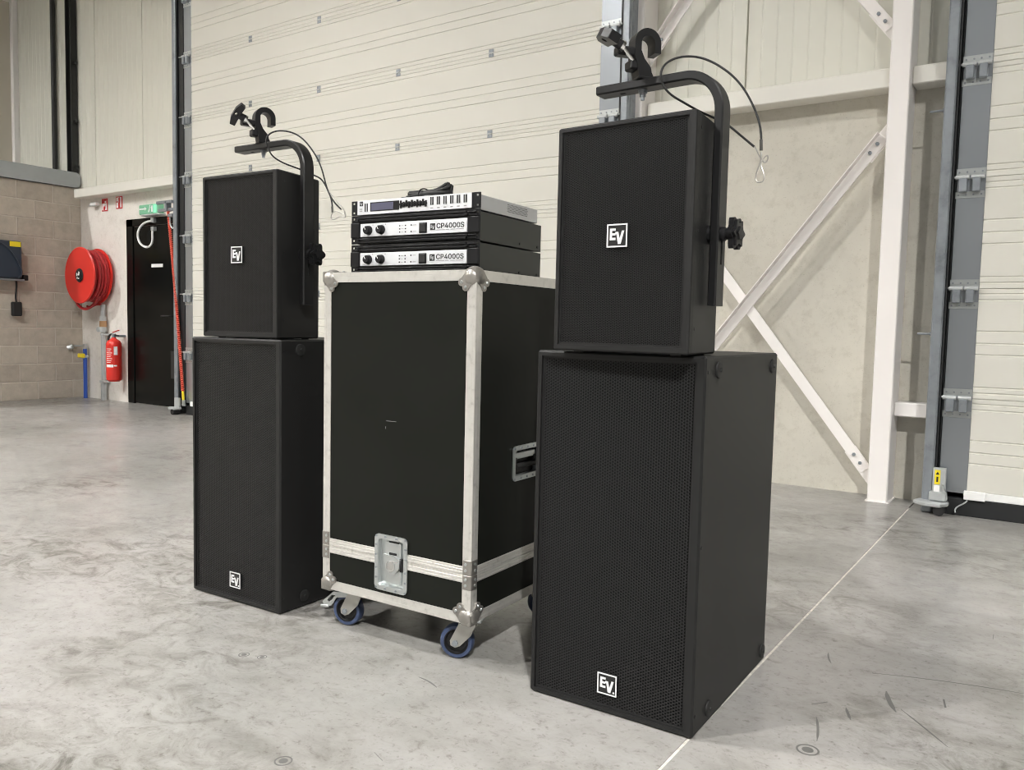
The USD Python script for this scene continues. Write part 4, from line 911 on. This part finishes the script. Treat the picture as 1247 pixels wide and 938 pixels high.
# signs
def sign(x0, x1, z0, z1, label, pict):
    t = thing('safety_sign', label, 'sign', pivot=((x0 + x1) / 2, YB, z0))
    part(t, 'plate', bx(x0, x1, YB - .006, YB, z0, z1, .001), 'sign_red', smooth=False)
    w, h = x1 - x0, z1 - z0
    part(t, 'white_field', bx(x0 + .012, x1 - .012, YB - .0075, YB - .006, z0 + .012, z1 - .012), 'label_white', smooth=False)
    part(t, 'pictogram', mv(front(ext(pict(w, h), 0, .0012)), x0, YB - .0075, z0), 'sign_red', smooth=False)
sign(-9.425, -9.305, 2.205, 2.35, 'small red and white sign, left of the pair under the beam', lambda w, h: unary_union([sbox(.012, h * .62, w - .012, h - .012).difference(sbox(w * .55, h * .66, w - .02, h * .8)), Polygon([(w * .3, .014), (w * .34, h * .34), (w * .5, h * .46), (w * .62, h * .3), (w * .6, .014)]), sbox(w * .70, h * .2, w * .74, h * .5)]))
sign(-9.125, -9.0, 2.215, 2.355, 'small red and white sign, right of the pair under the beam', lambda w, h: unary_union([sbox(w * .40, .012, w * .72, h * .86), sbox(.012, h * .52, w * .45, h * .6), sbox(w * .60, h * .3, w * .68, h * .94)]).difference(sbox(w * .48, h * .50, w * .54, h * .78)))
db = thing('wall_sensor', 'small white box on the wall left of the red signs', 'sensor', pivot=(-9.54, 5.2, 2.27))
part(db, 'housing', bx(-9.60, -9.48, 5.19, YB, 2.275, 2.315, .006), 'label_white', smooth=False)
part(db, 'lid', bx(-9.605, -9.475, 5.186, 5.19, 2.27, 2.282, .001), 'galv_light', smooth=False)
es = thing('exit_sign', 'green illuminated emergency exit sign above the black door', 'exit sign', pivot=(-8.38, 5.2, 2.09))
part(es, 'housing', bx(-8.50, -8.16, 5.16, YB, 2.088, 2.106, .004), 'galv_light', smooth=False)
dfu = part(es, 'diffuser', bx(-8.555, -8.19, 5.17, YB, 2.106, 2.212, .008), 'exit_green', smooth=False, label='green diffuser')
part(dfu, 'lit_end', bx(-8.275, -8.215, 5.166, 5.172, 2.112, 2.206, .002), 'exit_lit', smooth=False)
part(dfu, 'pictogram', mv(front(ext(unary_union([sbox(0, .012, .10, .026), Polygon([(.10, 0), (.14, .019), (.10, .038)]), Point(.20, .045).buffer(.009), Polygon([(.165, -.02), (.185, -.02), (.20, .01), (.215, .03), (.195, .036), (.18, .01)]), sbox(.225, -.02, .25, .05)]), 0, .002)), -8.54, 5.17, 2.146), 'label_white', smooth=False)
# blue pipe with a yellow tap, in the corner
bp = thing('blue_pipe', 'blue vertical pipe with a yellow tap in the corner by the block wall', 'pipe', pivot=(-9.735, 5.18, 0))
part(bp, 'pipe', cyl((-9.735, 5.18, 0), (-9.735, 5.18, .59), .022, 14), 'blue_pipe')
part(bp, 'tap_handle', bx(-9.80, -9.70, 5.12, 5.165, .485, .535, .008), 'yellow', smooth=False)
part(bp, 'tap_body', cyl((-9.735, 5.15, .50), (-9.735, 5.21, .50), .026, 12), 'zinc')
part(bp, 'fitting', cat(cyl((-9.735, 5.18, .59), (-9.735, 5.18, .65), .024, 8), cyl((-9.735, 5.18, .625), (-9.88, 5.13, .625), .013, 10), cyl((-9.86, 5.10, .62), (-9.895, 5.06, .60), .030, 10)), 'zinc')
# charger on the block wall
dv = thing('wall_charger', 'dark blue wall-mounted charger box with a yellow sticker at the left edge', 'charger', pivot=(XL + .08, 4.3, 1.35))
X1 = XL + .15
part(dv, 'housing', bx(XL + .002, X1, 3.98, 4.50, 1.385, 1.80, .015), 'navy', smooth=False)
part(dv, 'base_plate', bx(XL, X1 - .02, 3.96, 4.53, 1.36, 1.382, .004), 'galv', smooth=False)
part(dv, 'hinge_bracket', bx(XL, XL + .10, 4.53, 4.585, 1.37, 1.43, .004), 'plastic_black', smooth=False)
part(dv, 'sticker', bx(X1, X1 + .001, 4.37, 4.485, 1.735, 1.792), 'yellow', smooth=False, label='yellow sticker')
part(dv, 'lead', cat(tube(spline([(X1 + .004, 4.20, 1.79), (X1 + .012, 4.36, 1.70), (X1 + .010, 4.465, 1.53), (X1 + .004, 4.49, 1.45), (X1 + .004, 4.45, 1.39)], 6), .007, 6)), 'navy')
part(dv, 'drop_lead', tube(spline([(XL + .06, 4.47, 1.365), (XL + .05, 4.475, 1.27), (XL + .045, 4.47, 1.18), (XL + .045, 4.475, 1.12)], 5), .011, 8), 'rubber_black')
part(dv, 'plug', bx(XL + .015, XL + .075, 4.425, 4.525, .965, 1.125, .010), 'rubber_black', smooth=False)
# chain hoist of the big door: bracket and red coiled line
hs = thing('hoist_line', 'red coiled pull line slanting down beside the big door track', 'pull line', pivot=(-7.42, 4.93, .05))
p0, p1 = np.array([-7.635, 4.93, 2.09]), np.array([-7.405, 4.93, .24])
N = 92 * 8; P = []
dv_ = (p1 - p0) / np.linalg.norm(p1 - p0); ea = np.cross(dv_, [0, 1, 0]); ea /= np.linalg.norm(ea); eb = np.cross(dv_, ea)
for i in range(N + 1):
    k = i / N; a = k * 92 * 2 * PI; r = .0125
    sag = .012 * math.sin(PI * k)
    P.append(p0 + (p1 - p0) * k + r * (math.cos(a) * ea + math.sin(a) * eb) + np.array([sag, 0, 0]))
part(hs, 'coil', tube(P, .0062, 5), 'red_coil')
part(hs, 'core', tube([p0 + (p1 - p0) * k + np.array([.012 * math.sin(PI * k), 0, 0]) for k in np.linspace(0, 1, 20)], .007, 6), 'red_gloss')
part(hs, 'end_fitting', cat(cyl(p1, p1 + dv_ * .10, .012, 10)), 'yellow')
part(hs, 'hook', cat(cyl(p1 + dv_ * .09, p1 + dv_ * .15, .018, 8), cyl((-7.415, 4.93, .105), (-7.36, 4.93, .095), .01, 8)), 'zinc')
part(hs, 'bracket', cat(bx(-7.80, -7.535, 4.90, 4.925, 2.135, 2.165, .003), bx(-7.80, -7.535, 4.92, 4.945, 2.06, 2.09, .003), bx(-7.65, -7.62, 4.90, 4.96, 2.06, 2.165, .003), bx(-7.62, -7.54, 4.91, 4.96, 2.00, 2.03, .003)), 'galv', smooth=False)
part(hs, 'guide', tube(spline([(-7.60, 4.93, 2.02), (-7.605, 4.93, 1.96), (-7.58, 4.93, 1.90), (-7.55, 4.93, 1.885), (-7.53, 4.93, 1.90)], 5), .008, 6), 'galv_light')
